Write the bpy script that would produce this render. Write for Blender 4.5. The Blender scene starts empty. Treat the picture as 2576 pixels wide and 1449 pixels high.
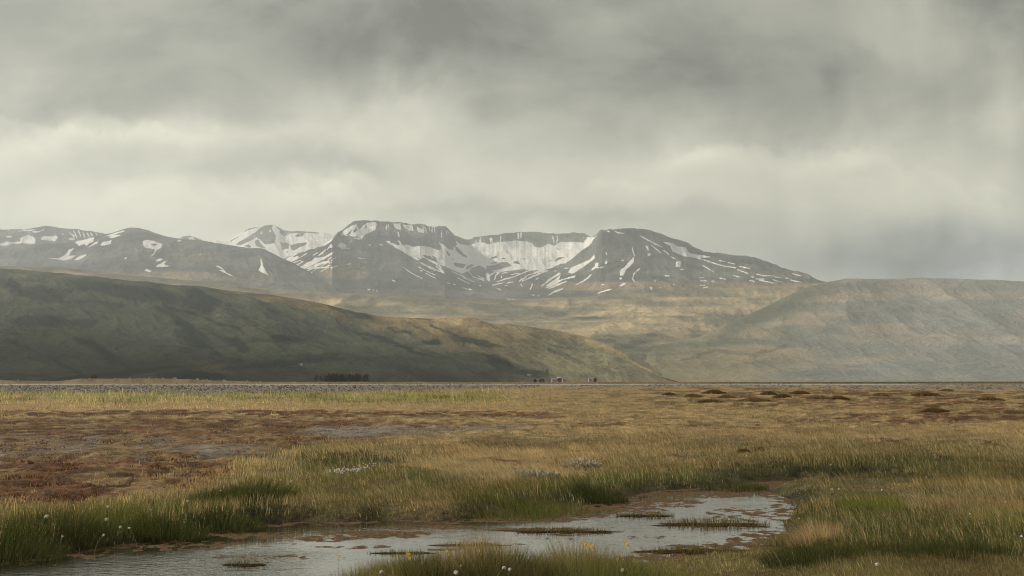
import bpy, math, random
import numpy as np
random.seed(5); rng = np.random.default_rng(11)
S = bpy.context.scene; COL = S.collection
R = math.radians
# ------------------------------------------------------------------ frame
# places are read off the photograph in its 2576-wide view and turned into
# ground points: F = focal length and YH = horizon row in that view
F = 2576*50/36; CX = 1288.0; YH = 955.0; H = 1.8
def at(u, v, z=0.0):
    d = F*(H-z)/(v-YH); return ((u-CX)*d/F, d, z)
def on(u, d, z=0.0): return ((u-CX)*d/F, d, z)
# ------------------------------------------------------------------ noise
def _h(ix, iy, s):
    a = (ix.astype(np.int64)*374761393 + iy.astype(np.int64)*668265263 + s*982451653) & 0xFFFFFFFF
    a = ((a ^ (a >> 13))*1274126177) & 0xFFFFFFFF
    a = ((a ^ (a >> 16))*2246822519) & 0xFFFFFFFF
    return ((a ^ (a >> 15)) & 0xFFFFFF)/float(0xFFFFFF)
def vn(x, y, s=0):
    x = np.asarray(x, float); y = np.asarray(y, float)
    ix = np.floor(x); iy = np.floor(y); fx = x-ix; fy = y-iy
    fx = fx*fx*fx*(fx*(fx*6-15)+10); fy = fy*fy*fy*(fy*(fy*6-15)+10)
    a = _h(ix, iy, s); b = _h(ix+1, iy, s); c = _h(ix, iy+1, s); d = _h(ix+1, iy+1, s)
    return (a+(b-a)*fx)*(1-fy)+(c+(d-c)*fx)*fy
def fbm(x, y, o=4, s=0, g=.5):
    t = 0; a = 1.; n = 0
    for k in range(o):
        t = t+a*(vn(x, y, s+k*17)*2-1); n += a; a *= g
        x, y = (x*1.6-y*1.2)+13.1, (x*1.2+y*1.6)+7.7
    return t/n
def ridge(x, y, o=4, s=0):
    t = 0; a = 1.; n = 0
    for k in range(o):
        t = t+a*(1-np.abs(vn(x, y, s+k*31)*2-1)*2); n += a; a *= .5
        x, y = (x*1.6-y*1.2)+3.1, (x*1.2+y*1.6)+9.7
    return t/n
def sm(a, b, x):
    t = np.clip((x-a)/(b-a), 0, 1); return t*t*(3-2*t)
def inpoly(px, py, poly):
    ins = np.zeros(px.shape, bool); n = len(poly); j = n-1
    for i in range(n):
        xi, yi = poly[i]; xj, yj = poly[j]
        if yi != yj:
            c = ((yi > py) != (yj > py)) & (px < (xj-xi)*(py-yi)/(yj-yi)+xi); ins ^= c
        j = i
    return ins
def segd(px, py, pts, closed=False):
    m = np.full(px.shape, 1e18); P = list(pts)+([pts[0]] if closed else [])
    for (ax, ay), (bx, by) in zip(P, P[1:]):
        dx, dy = bx-ax, by-ay; L = dx*dx+dy*dy+1e-12
        t = np.clip(((px-ax)*dx+(py-ay)*dy)/L, 0, 1)
        m = np.minimum(m, (px-ax-t*dx)**2+(py-ay-t*dy)**2)
    return np.sqrt(m)
def pl(pts): return lambda x: np.interp(x, [p[0] for p in pts], [p[1] for p in pts])
# ------------------------------------------------------------------ mesh and tags
def link(o, parent=None):
    COL.objects.link(o)
    if parent: o.parent = parent
    return o
def nmesh(name, V, faces, cols=None, fl=None, smooth=True, mat=None):
    """faces: list of int arrays (n,k); cols/fl: dicts of point attributes"""
    me = bpy.data.meshes.new(name); V = np.asarray(V, np.float32)
    me.vertices.add(len(V)); me.vertices.foreach_set('co', V.ravel())
    lt = []; li = []; 
    for f in faces:
        f = np.asarray(f, np.int32)
        if len(f) == 0: continue
        lt.append(np.full(len(f), f.shape[1], np.int32)); li.append(f.ravel())
    lt = np.concatenate(lt); li = np.concatenate(li)
    me.loops.add(len(li)); me.loops.foreach_set('vertex_index', li)
    me.polygons.add(len(lt)); ls = np.concatenate([[0], np.cumsum(lt)[:-1]]).astype(np.int32)
    me.polygons.foreach_set('loop_start', ls)
    me.polygons.foreach_set('use_smooth', np.full(len(lt), smooth))
    for k, c in (cols or {}).items():
        a = me.attributes.new(k, 'FLOAT_COLOR', 'POINT')
        c4 = np.ones((len(V), 4), np.float32); c4[:, :3] = c; a.data.foreach_set('color', c4.ravel())
    for k, c in (fl or {}).items():
        a = me.attributes.new(k, 'FLOAT', 'POINT'); a.data.foreach_set('value', np.asarray(c, np.float32))
    me.update(calc_edges=True); me.validate()
    if mat: me.materials.append(mat)
    return me
def grid(nr, nc):
    i = np.arange(nr-1)[:, None]*nc+np.arange(nc-1)[None, :]
    i = i.ravel(); return np.stack([i, i+1, i+nc+1, i+nc], 1)
def tag(o, label=None, cat=None, group=None, kind=None):
    if label: o['label'] = label
    if cat: o['category'] = cat
    if group: o['group'] = group
    if kind: o['kind'] = kind
    return o
def obj(name, me, parent=None): return link(bpy.data.objects.new(name, me), parent)
def empty(name, loc, rz=0):
    o = bpy.data.objects.new(name, None); o.location = loc; o.rotation_euler.z = rz; o.empty_display_size = .05
    return link(o)
# ------------------------------------------------------------------ materials
class N:
    def __init__(s, tree): s.t = tree
    def __call__(s, typ, ins=None, **kw):
        n = s.t.nodes.new(typ)
        for k, v in kw.items(): setattr(n, k, v)
        for k, v in (ins or {}).items():
            if isinstance(v, bpy.types.NodeSocket): s.t.links.new(v, n.inputs[k])
            else: n.inputs[k].default_value = v
        return n
    def m(s, op, a, b=0., c=0., clamp=False):
        return s('ShaderNodeMath', {0: a, 1: b, 2: c}, operation=op, use_clamp=clamp).outputs[0]
    def mix(s, f, a, b, typ='MIX'):
        n = s('ShaderNodeMix', data_type='RGBA', blend_type=typ)
        for k, v in ((0, f), (6, a), (7, b)):
            if isinstance(v, bpy.types.NodeSocket): s.t.links.new(v, n.inputs[k])
            else: n.inputs[k].default_value = v if k == 0 else (*v, 1)
        return n.outputs[2]
    def noise(s, vec, sc, det=4., rough=.55, dist=0.):
        return s('ShaderNodeTexNoise', {'Vector': vec, 'Scale': sc, 'Detail': det, 'Roughness': rough, 'Distortion': dist}).outputs[0]
    def ramp(s, f, a, b): 
        return s('ShaderNodeMapRange', {0: f, 1: a, 2: b}, interpolation_type='SMOOTHSTEP').outputs[0]
    def mapv(s, vec, scale=(1, 1, 1), rot=(0, 0, 0)):
        return s('ShaderNodeMapping', {'Vector': vec, 'Scale': scale, 'Rotation': rot}).outputs[0]
def mat(name):
    m = bpy.data.materials.new(name); m.use_nodes = True; m.node_tree.nodes.clear()
    n = N(m.node_tree); out = n('ShaderNodeOutputMaterial'); return m, n, out
def simple(name, c, rough=.8, var=.25, sc=30., bump=0., trans=0.):
    m, n, out = mat(name); tc = n('ShaderNodeTexCoord').outputs['Object']
    nz = n.noise(tc, sc); col = n.mix(nz, tuple(x*(1-var) for x in c), tuple(min(1, x*(1+var)) for x in c))
    b = n('ShaderNodeBsdfPrincipled', {'Base Color': col, 'Roughness': rough})
    if bump: n.t.links.new(n('ShaderNodeBump', {'Height': nz, 'Strength': bump, 'Distance': .02}).outputs[0], b.inputs['Normal'])
    sh = b.outputs[0]
    if trans:
        t = n('ShaderNodeBsdfTranslucent', {'Color': col}); sh = n('ShaderNodeMixShader', {0: trans, 1: sh, 2: t.outputs[0]}).outputs[0]
    n.t.links.new(sh, out.inputs[0]); return m
def blade_mat(name, trans=.35, rough=.6):
    m, n, out = mat(name); a = n('ShaderNodeAttribute', attribute_name='col').outputs['Color']
    d = n('ShaderNodeBsdfDiffuse', {'Color': a, 'Roughness': rough})
    t = n('ShaderNodeBsdfTranslucent', {'Color': a})
    x = n('ShaderNodeMixShader', {0: trans, 1: d.outputs[0], 2: t.outputs[0]})
    n.t.links.new(x.outputs[0], out.inputs[0]); return m
M_BLADE = blade_mat('grass_blades'); M_MOSS = blade_mat('moss_sprigs', .1)
def ground_mat():
    m, n, out = mat('moor_ground')
    a = n('ShaderNodeAttribute', attribute_name='col').outputs['Color']
    st = n('ShaderNodeAttribute', attribute_name='stony').outputs['Fac']
    pos = n('ShaderNodeNewGeometry').outputs['Position']
    n1 = n.noise(pos, 1.3, 6., .65); n2 = n.noise(pos, 9., 5., .7); n3 = n.noise(pos, .22, 4., .6)
    f = n.m('ADD', n.m('MULTIPLY', n.ramp(n1, .3, .7), .9), n.m('MULTIPLY', n.ramp(n2, .3, .7), .6))
    f = n.m('ADD', n.m('ADD', f, n.m('MULTIPLY', n3, .5)), -.12)
    c = n.mix(1., a, n('ShaderNodeCombineColor', {0: f, 1: f, 2: f}).outputs[0], 'MULTIPLY')
    vo = n('ShaderNodeTexVoronoi', {'Vector': pos, 'Scale': 5.5}); 
    vc = n('ShaderNodeSeparateColor', {0: vo.outputs['Color']}).outputs[0]
    sc = n.mix(vc, (.035, .030, .025), (.27, .235, .18))
    c = n.mix(n.m('MULTIPLY', st, .7), c, sc)
    b = n('ShaderNodeBsdfPrincipled', {'Base Color': c, 'Roughness': .95, 'Specular IOR Level': .15})
    bp = n('ShaderNodeBump', {'Height': n.m('ADD', n1, n.m('MULTIPLY', n2, .4)), 'Strength': 1., 'Distance': .2})
    n.t.links.new(bp.outputs[0], b.inputs['Normal']); n.t.links.new(b.outputs[0], out.inputs[0]); return m
def terrain_mat(name, sc=1., ys=.3, lean=.3, con=1., bs=1.):
    m, n, out = mat(name)
    a = n('ShaderNodeAttribute', attribute_name='col').outputs['Color']
    sn = n('ShaderNodeAttribute', attribute_name='snow').outputs['Fac']
    pos = n.mapv(n('ShaderNodeNewGeometry').outputs['Position'], (1, ys, .8), (0, 0, lean))
    n1 = n.noise(pos, .004*sc, 8., .62, .6); n2 = n.noise(pos, .03*sc, 6., .65); n3 = n.noise(pos, .085*sc, 5., .7)
    f = n.m('ADD', n.m('MULTIPLY', n.ramp(n1, .36, .64), .85), n.m('ADD', n.m('ADD', n.m('MULTIPLY', n.ramp(n2, .36, .64), .5), n.m('MULTIPLY', n.ramp(n3, .38, .62), .45)), .08))
    c = n.mix(1., a, n('ShaderNodeCombineColor', {0: f, 1: f, 2: f}).outputs[0], 'MULTIPLY')
    c = n.mix(con, a, c)
    s2 = n.ramp(n.m('ADD', sn, n.m('ADD', n.m('MULTIPLY', n.m('SUBTRACT', n2, .5), .7), n.m('MULTIPLY', n.m('SUBTRACT', n3, .5), 1.3))), .44, .56)
    c = n.mix(s2, c, n.mix(n.ramp(n2, .3, .65), (.76, .75, .72), (.88, .87, .84)))
    b = n('ShaderNodeBsdfDiffuse', {'Color': c, 'Roughness': .5})
    bp = n('ShaderNodeBump', {'Height': n.m('ADD', n1, n.m('MULTIPLY', n2, .35)), 'Strength': bs, 'Distance': 40./sc})
    n.t.links.new(bp.outputs[0], b.inputs['Normal']); n.t.links.new(b.outputs[0], out.inputs[0]); return m
# ------------------------------------------------------------------ pond outline (water level)
WZ = -.17
POND = [(-60, 1428), (0, 1421), (110, 1402), (230, 1384), (330, 1368), (430, 1357), (540, 1342), (640, 1330), (700, 1322), (770, 1314),
 (830, 1316), (920, 1312), (1000, 1310), (1090, 1314), (1190, 1309), (1270, 1306), (1330, 1296), (1400, 1286), (1470, 1274), (1530, 1260), (1610, 1247),
 (1700, 1234), (1790, 1225), (1880, 1217), (1990, 1209), (2090, 1204), (2190, 1202), (2240, 1205), (2160, 1211), (2060, 1216),
 (1980, 1219), (1930, 1224), (1900, 1234), (1940, 1248), (1985, 1262), (1968, 1280), (1950, 1298), (1935, 1320), (1945, 1342), (1880, 1362), (1790, 1376),
 (1700, 1388), (1640, 1400), (1560, 1412), (1480, 1424), (1330, 1440), (1200, 1452), (1060, 1462), (930, 1470), (840, 1490), (790, 1560), (700, 1700), (-300, 1700), (-300, 1445)]
PW = [at(u, v, WZ)[:2] for u, v in POND]
def pond_sd(x, y):
    """signed distance to the pond edge, negative inside"""
    wx = x+.16*fbm(x*1.7, y*1.1, 3, 5); wy = y+.3*fbm(x*1.2, y*.8, 3, 9)
    sd = np.full(x.shape, 50.)
    m = (y > 3) & (y < 45) & (np.abs(x) < 25)
    if m.any():
        d = segd(wx[m], wy[m], PW, True); ins = inpoly(wx[m], wy[m], PW)
        sd[m] = np.where(ins, -d, d)
    return sd
def ground_z(x, y, sd=None):
    r = np.hypot(x, y)
    if sd is None: sd = pond_sd(x, y)
    z = .05*fbm(x*.35, y*.35, 3, 1)+.025*fbm(x*1.6, y*1.6, 3, 2)*np.clip(30/r, .4, 1)
    u = CX+F*x/np.maximum(y, 1)
    far = sm(35, 60, y)
    z = z+far*(.06*ridge(x*.5, y*.35, 3, 4)+.1*fbm(x*.06, y*.05, 2, 3))*sm(330, 120, y)
    z = z+np.exp(-((y-575)/34)**2)*(1.25*sm(880, 560, u)+1.05*sm(150, 200, u)*sm(600, 400, u)+.3*sm(110, 0, u))*(1+.12*fbm(x*.3, y*.1, 3, 6))   # low gravel heap on the left skyline
    z = z-sm(1150, 1400, y)*6
    bw = .75+2.4*sm(1480, 1650, u)*sm(19, 16.5, y); bank = sm(-.05, 1., sd/bw)
    zi = WZ-.03-.14*sm(0, -1.2, sd)+.0*x
    return np.where(sd < bw, zi*(1-bank)+z*bank, z)
# ------------------------------------------------------------------ ground cover zones
ZN = ['straw', 'gold', 'moss', 'gravel', 'lush', 'olive', 'yg', 'far', 'mud', 'dark', 'pit']
def zones(x, y, z, sd):
    y_ = np.maximum(y, 2.); u = CX+F*x/y_; v = YH+F*(H-z)/y_
    v0 = YH+F*H/y_
    nx = fbm(x*.25, y*.12, 4, 21); ny = fbm(x*.6, y*.3, 4, 22); nn = fbm(x*1.7, y*1.0, 3, 23); nl = fbm(u*.006, v0*.05, 4, 24); nh = fbm(u*.02, v0*.12, 3, 26); nf = fbm(u*.035, v0*.33, 3, 27); nh = .6*nh+.6*nf
    U = u+55*nl+20*nn; Vv = v+(v-YH)*.055*(nl+.8*nh+.25*nn)
    W = {k: np.zeros(x.shape) for k in ZN}; W['straw'] += 1
    def P(k, m):
        m = np.clip(m, 0, 1)
        for q in ZN: W[q] *= (1-m)
        W[k] += m
    def band(t, b, s=4.): 
        T = t(U) if callable(t) else t; B = b(U) if callable(b) else b
        return sm(T-s, T+s, Vv)*sm(B+s, B-s, Vv)
    def ell(cu, cv, ru, rv, s=.35):
        q = ((U-cu)/ru)**2+((Vv-cv)/rv)**2; return sm(1+s, 1-s, q)
    def thr(a, lo, hi): return sm(lo, hi, a)
    # far strip, gravel bar, embankment
    G1 = pl([(-500, 990), (0, 988), (500, 992), (900, 986), (1200, 978), (1400, 975), (2000, 975), (2200, 980), (2576, 984), (3200, 986)])
    P('far', sm(969, 965, v)); P('pit', sm(966, 963, v)*thr(nh+.5*nn, -.3, .2)*.5); P('dark', sm(966, 962, v)*sm(1500, 2300, u)*.8); 
    P('gravel', sm(964.5, 966.5, v)*sm(G1(U)+3, G1(U)-3, v)*np.where(u < 1250, 1, .3+.6*thr(nh, -.3, .3)))
    left = sm(1420, 1080, u)
    eb = sm(G1(U)-2, G1(U)+3, v)
    P('yg', eb*sm(1022, 1008, Vv)*left*thr(nh+.35, -.1, .4))
    P('straw', sm(1005, 1015, Vv)*sm(1045, 1036, Vv)*left*.6)
    rt = sm(1250, 1500, u)
    P('gold', rt*eb*sm(1085, 1075, Vv)*.8)
    P('moss', rt*sm(1450, 1800, u)*eb*sm(1034, 1018, Vv)*thr(nf+.3*nh+.2*nn, -.05-.25*sm(1600, 2200, u), .15-.1*sm(1600, 2200, u))*.92)
    P('straw', rt*eb*thr(fbm(u*.012, v0*.2, 3, 28), -.05, .25)*sm(1000, 1030, Vv)*.6); P('olive', rt*eb*thr(fbm(u*.02, v0*.3, 3, 29), .15, .3)*.6)
    # brown moss streaks
    P('gold', sm(1032, 1038, Vv)*sm(1120, 1100, Vv)*sm(1650, 1300, u)*.85)
    P('moss', band(1034, 1052, 3)*sm(1500, 1300, u)*thr(nh+.5*nn, -.25, .05))
    P('moss', band(1062, 1090, 5)*sm(1400, 1000, u)*thr(nh+.4*nn, -.2, .15)*.9)
    P('moss', band(pl([(1900, 1052), (2100, 1042), (2300, 1036), (2700, 1032)]), pl([(1900, 1066), (2150, 1068), (2600, 1062), (2700, 1062)]), 4)*sm(1900, 2020, U)*thr(nh+.4*nn, -.35, 0))
    P('moss', band(1012, 1034, 4)*sm(2150, 2350, u)*thr(nh, -.3, .1))
    P('moss', band(1068, 1078, 2)*sm(1250, 1400, u)*sm(2050, 1900, u)*thr(nh, -.1, .2)*.8)
    # left mosaic
    edge = pl([(0, 1282), (200, 1272), (420, 1240), (520, 1215), (600, 1175), (700, 1130), (800, 1112), (900, 1108)])
    lm = sm(1052, 1060, Vv)*sm(edge(U)+8, edge(U)-10, Vv)*sm(1050, 850, U)
    P('gold', lm*.95); P('moss', lm*.55)
    P('moss', lm*thr(nh+.5*nn, -.35, .05)*.92)
    P('gravel', lm*band(1098, 1160, 8)*sm(640, 560, U)*thr(nn+.6*nh, -.15, .3)*.55)
    P('moss', sm(1158, 1172, Vv)*sm(1262, 1250, Vv)*sm(470, 390, U)*thr(nh+.4*nn, -.35, .0)*.95)
    P('gravel', ell(930, 1089, 150, 13, .8)*.85); P('gravel', ell(1180, 1079, 170, 7, .8)*.5); P('gravel', ell(520, 1128, 140, 17, .8)*.6*thr(nf+.4*nn, -.3, .1))
    P('gravel', ell(700, 1150, 40, 6)*.4)
    # patches inside the straw
    P('olive', (1-lm)*sm(1095, 1120, Vv)*thr(fbm(x*.11, y*.05, 4, 31)+.35*nn, -.12, .3)*.75); P('moss', (1-lm)*sm(1085, 1100, Vv)*sm(1190, 1170, Vv)*thr(fbm(x*.3, y*.1, 4, 35), .2, .42)*.6)
    P('olive', ell(900, 1140, 270, 32)*.55); P('olive', ell(1620, 1120, 200, 22)*.35); P('olive', ell(1300, 1118, 150, 16)*.4); P('olive', ell(2050, 1085, 60, 10)*.4)
    for c in ((1330, 1165, 110, 6), (1475, 1163, 50, 6), (2215, 1108, 65, 12), (2470, 1113, 90, 9), (1865, 1141, 30, 4), (2410, 1086, 40, 4), (1720, 1152, 60, 3), (2150, 1150, 90, 5)):
        P('moss', ell(*c, .7)*.9*thr(nf+.5*nn, -.35, .15))
    # wet green ground round the pond
    gt = pl([(-400, 1300), (0, 1290), (200, 1276), (420, 1268), (560, 1232), (700, 1205), (780, 1170), (830, 1150), (1000, 1165), (1080, 1180), (1180, 1218),
             (1500, 1205), (1560, 1190), (1750, 1180), (1900, 1170), (2100, 1160), (2300, 1135), (2420, 1140), (2576, 1165), (3000, 1190)])
    gm = sm(gt(U)-5, gt(U)+8, Vv)
    P('olive', gm*.75); P('lush', gm*thr(nx+.5*nn, -.35, .25)*.7)
    P('straw', ell(1000, 1172, 60, 9)*.8); P('straw', ell(1290, 1190, 200, 16)*.9); P('olive', ell(1060, 1190, 60, 9)*.7)
    P('dark', ell(880, 1160, 130, 18)*.5)
    P('lush', ell(1340, 1245, 210, 30)*.9); P('dark', ell(1370, 1258, 150, 20)*.35); P('lush', ell(1640, 1212, 220, 14)*.8)
    P('dark', ell(2080, 1180, 260, 12)*.45); P('dark', ell(2300, 1155, 120, 12)*.4)
    lb = sm(760, 600, U)*sm(1275, 1300, Vv+(U-300)*.12)
    P('lush', lb*.7); P('dark', lb*thr(fbm(x*.9, y*.55, 3, 41)+.3*nn, -.1, .2)*.85); P('straw', lb*thr(fbm(x*.8, y*.5, 3, 42), .12, .35)*.5)
    # right-hand bank
    rb = sm(1890, 1960, U)*sm(1212, 1222, Vv)
    P('olive', rb*.7); P('straw', rb*sm(2050, 2500, U)*sm(1310, 1250, Vv)*.3); P('dark', rb*thr(fbm(x*.8, y*.5, 3, 46), .0, .3)*sm(1230, 1260, Vv)*.6)
    P('lush', ell(2190, 1262, 90, 22)*.9); P('lush', rb*sm(1290, 1320, Vv)*sm(1400, 1380, Vv)*.6); P('dark', rb*ell(2330, 1362, 330, 26)*.5)
    P('dark', rb*ell(1990, 1250, 70, 26)*.6)
    P('olive', rb*sm(1385, 1400, Vv)*.85)
    fg = sm(1392, 1402, Vv)*sm(820, 880, U)*sm(2000, 1700, U); P('olive', fg*.5); P('lush', fg*thr(nn, -.3, .2)*.4); P('straw', fg*thr(nn, .15, .4)*.5)
    W0 = W['moss'].copy(); P('pit', W0*thr(fbm(x*.9, y*.35, 4, 37)+.6*nf, .12, .4)*.75); P('gold', W0*thr(fbm(x*1.1, y*.4, 4, 38), .15, .4)*.6)
    P('moss', W['gravel']*sm(1030, 1050, Vv)*thr(fbm(x*.8, y*.3, 4, 39), -.1, .25)*.7)
    # mud just above the water, pond bed
    P('mud', sm(.45, .12, sd+.2*nn)*.85); P('mud', sm(1560, 1700, u)*sm(1380, 1388, v)*sm(1420, 1405, v)*sm(2050, 1900, u)*thr(nn, -.1, .3)*.5); P('mud', sm(.02, -.05, sd))
    P('olive', sm(1383, 1392, v)*sm(1580, 1700, u)*.9)
    return W, u, v
GC = {'straw': (.26, .185, .085), 'gold': (.24, .175, .08), 'moss': (.105, .047, .018), 'gravel': (.19, .17, .135), 'lush': (.055, .055, .02), 'olive': (.085, .07, .028),
      'yg': (.22, .19, .07), 'far': (.17, .115, .055), 'mud': (.055, .040, .022), 'dark': (.03, .032, .014), 'pit': (.035, .022, .011)}
def blend(W, T):
    o = np.zeros((len(W['straw']), 3))
    for k in ZN: o += W[k][:, None]*np.array(T[k])[None]
    return o
# ------------------------------------------------------------------ ground sheet
def build_ground():
    az = np.concatenate([np.arange(-180, -25, 2.), np.arange(-25, 25.01, .05), np.arange(27, 181, 2.)]); az = R(1)*az
    r = [.6]
    while r[-1] < 9500:
        q = r[-1]; r.append(q*(1.06 if q < 9 else 1.0045 if q < 32 else 1.009 if q < 240 else 1.035))
    r = np.array(r); A, Q = np.meshgrid(az, r); x = (Q*np.sin(A)).ravel(); y = (Q*np.cos(A)).ravel()
    front = (y > 2) & (np.abs(A.ravel()) < R(27))
    sd = pond_sd(x, y); z = ground_z(x, y, sd)
    z[~front] = np.minimum(z[~front], .05)
    nc = len(az); n0 = len(x)
    W, u, v = zones(x, y, z, sd); col = blend(W, GC)
    col[~front] = GC['olive']
    # moss hummocks
    hum = (W['moss']+W['gold']+.5*W['gravel'])*front
    z = z+hum*(.09*ridge(x*.9, y*.5, 3, 44)+.05*fbm(x*3, y*2, 2, 45))*sm(400, 150, y)
    V = np.stack([x, y, z], 1); V = np.vstack([V, [[0, 0, 0]]])
    fc = grid(len(r), nc)[:, ::-1]
    # the inner hole and the seam of the circle
    k = np.arange(len(r)-1); seam = np.stack([k*nc+nc-1, (k+1)*nc+nc-1, (k+1)*nc, k*nc], 1)
    j = np.arange(nc); cap = np.stack([j, (j+1) % nc, np.full(nc, n0)], 1)[:, ::-1]
    col = np.vstack([col, [GC['olive']]]); st = np.append(W['gravel']*front, 0)
    o = obj('ground', nmesh('ground', V, [fc[:, ::1], seam, cap], {'col': col}, {'stony': st}, True, ground_mat()))
    tag(o, kind='structure')
build_ground()
# ------------------------------------------------------------------ water
def build_water():
    m, n, out = mat('pond_water'); pos = n('ShaderNodeNewGeometry').outputs['Position']
    w = n('ShaderNodeAttribute', attribute_name='weed').outputs['Fac']; rp = n('ShaderNodeAttribute', attribute_name='ripple').outputs['Fac']
    n1 = n.noise(n.mapv(pos, (1., .55, 1)), 5., 6., .68); n2 = n.noise(pos, 22., 3., .6)
    k = n.ramp(n.m('ADD', w, n.m('MULTIPLY', n.m('SUBTRACT', n1, .5), 2.6)), .46, .54)
    wc = n.mix(n.ramp(n2, .35, .65), (.03, .022, .010), (.12, .07, .036))
    weed = n('ShaderNodeBsdfPrincipled', {'Base Color': wc, 'Roughness': .8, 'Specular IOR Level': .05})
    wat = n('ShaderNodeBsdfPrincipled', {'Base Color': (.022, .019, .012, 1), 'Roughness': .03, 'IOR': 1.8})
    r1 = n.noise(n.mapv(pos, (1., 1.6, 1)), 7., 3., .6); r2 = n.noise(n.mapv(pos, (1, 1.5, 1)), 1.2, 2., .5)
    hgt = n.m('MULTIPLY', n.m('ADD', r1, r2), 1.)
    bp = n('ShaderNodeBump', {'Height': hgt, 'Strength': n.m('MULTIPLY_ADD', rp, .5, .02), 'Distance': .025})
    n.t.links.new(bp.outputs[0], wat.inputs['Normal'])
    bw = n('ShaderNodeBump', {'Height': n2, 'Strength': .5, 'Distance': .01}); n.t.links.new(bw.outputs[0], weed.inputs['Normal'])
    x = n('ShaderNodeMixShader', {0: k, 1: wat.outputs[0], 2: weed.outputs[0]}); n.t.links.new(x.outputs[0], out.inputs[0])
    az = R(1)*np.arange(-29, 24, .06); r = [3.]
    while r[-1] < 32: r.append(r[-1]*(1.03 if r[-1] < 9 else 1.0045))
    r = np.array(r); A, Q = np.meshgrid(az, r); x = (Q*np.sin(A)).ravel(); y = (Q*np.cos(A)).ravel()
    sd = pond_sd(x, y); u = CX+F*x/y; v = YH+F*(H-WZ)/y
    nn = fbm(x*.8, y*.6, 4, 61); ns = fbm(x*2.5, y*1.6, 3, 62)
    weed = .56*sm(-.5, -.05, sd)                       # along the shore
    def e(cu, cv, ru, rv, a): return a*sm(1.5, .4, ((u-cu)/ru)**2+((v-cv)/rv)**2)
    for c in ((420, 1372, 240, 16, .62), (600, 1348, 170, 9, .6), (950, 1345, 150, 11, .7), (820, 1355, 90, 9, .62), (700, 1370, 60, 6, .5), (1100, 1327, 130, 7, .6), (1300, 1308, 200, 8, .6),
              (1520, 1278, 170, 14, .72), (1640, 1262, 150, 13, .66), (1780, 1245, 130, 10, .66), (1900, 1232, 100, 12, .6), (2020, 1214, 300, 9, .95),
              (1850, 1290, 90, 14, .5), (1700, 1272, 60, 8, .6), (1460, 1297, 90, 6, .6), (1350, 1333, 170, 6, .55), (1860, 1306, 110, 8, .6), (1820, 1326, 90, 6, .5),
              (1600, 1292, 80, 8, .5), (900, 1376, 120, 5, .5), (700, 1402, 200, 6, .45), (620, 1418, 60, 5, .5), (1240, 1370, 90, 5, .5), (1150, 1383, 90, 4, .5), (240, 1400, 140, 8, .5),
              (1640, 1352, 80, 4, .4), (1740, 1386, 160, 6, .6), (1420, 1345, 60, 4, .45)):
        weed = np.maximum(weed, e(*c))
    weed = weed+.20*nn+.16*ns+.02*sm(1300, 1500, u)-.12*sm(1720, 1800, u)*sm(1260, 1275, v)*sm(1340, 1325, v)
    rip = np.clip(.15+.9*sm(900, 600, u)*sm(1370, 1400, v)+.35*nn, .05, 1)
    fc = grid(len(r), len(az))[:, ::-1]; keep = (sd[fc] < .5).any(1); fc = fc[keep]
    idx = np.unique(fc); mp = np.zeros(len(x), int); mp[idx] = np.arange(len(idx))
    V = np.stack([x, y, np.full(len(x), WZ)], 1)[idx]
    o = obj('water', nmesh('water', V, [mp[fc]], None, {'weed': weed[idx], 'ripple': rip[idx]}, True, m)); tag(o, kind='structure')
build_water()
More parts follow.
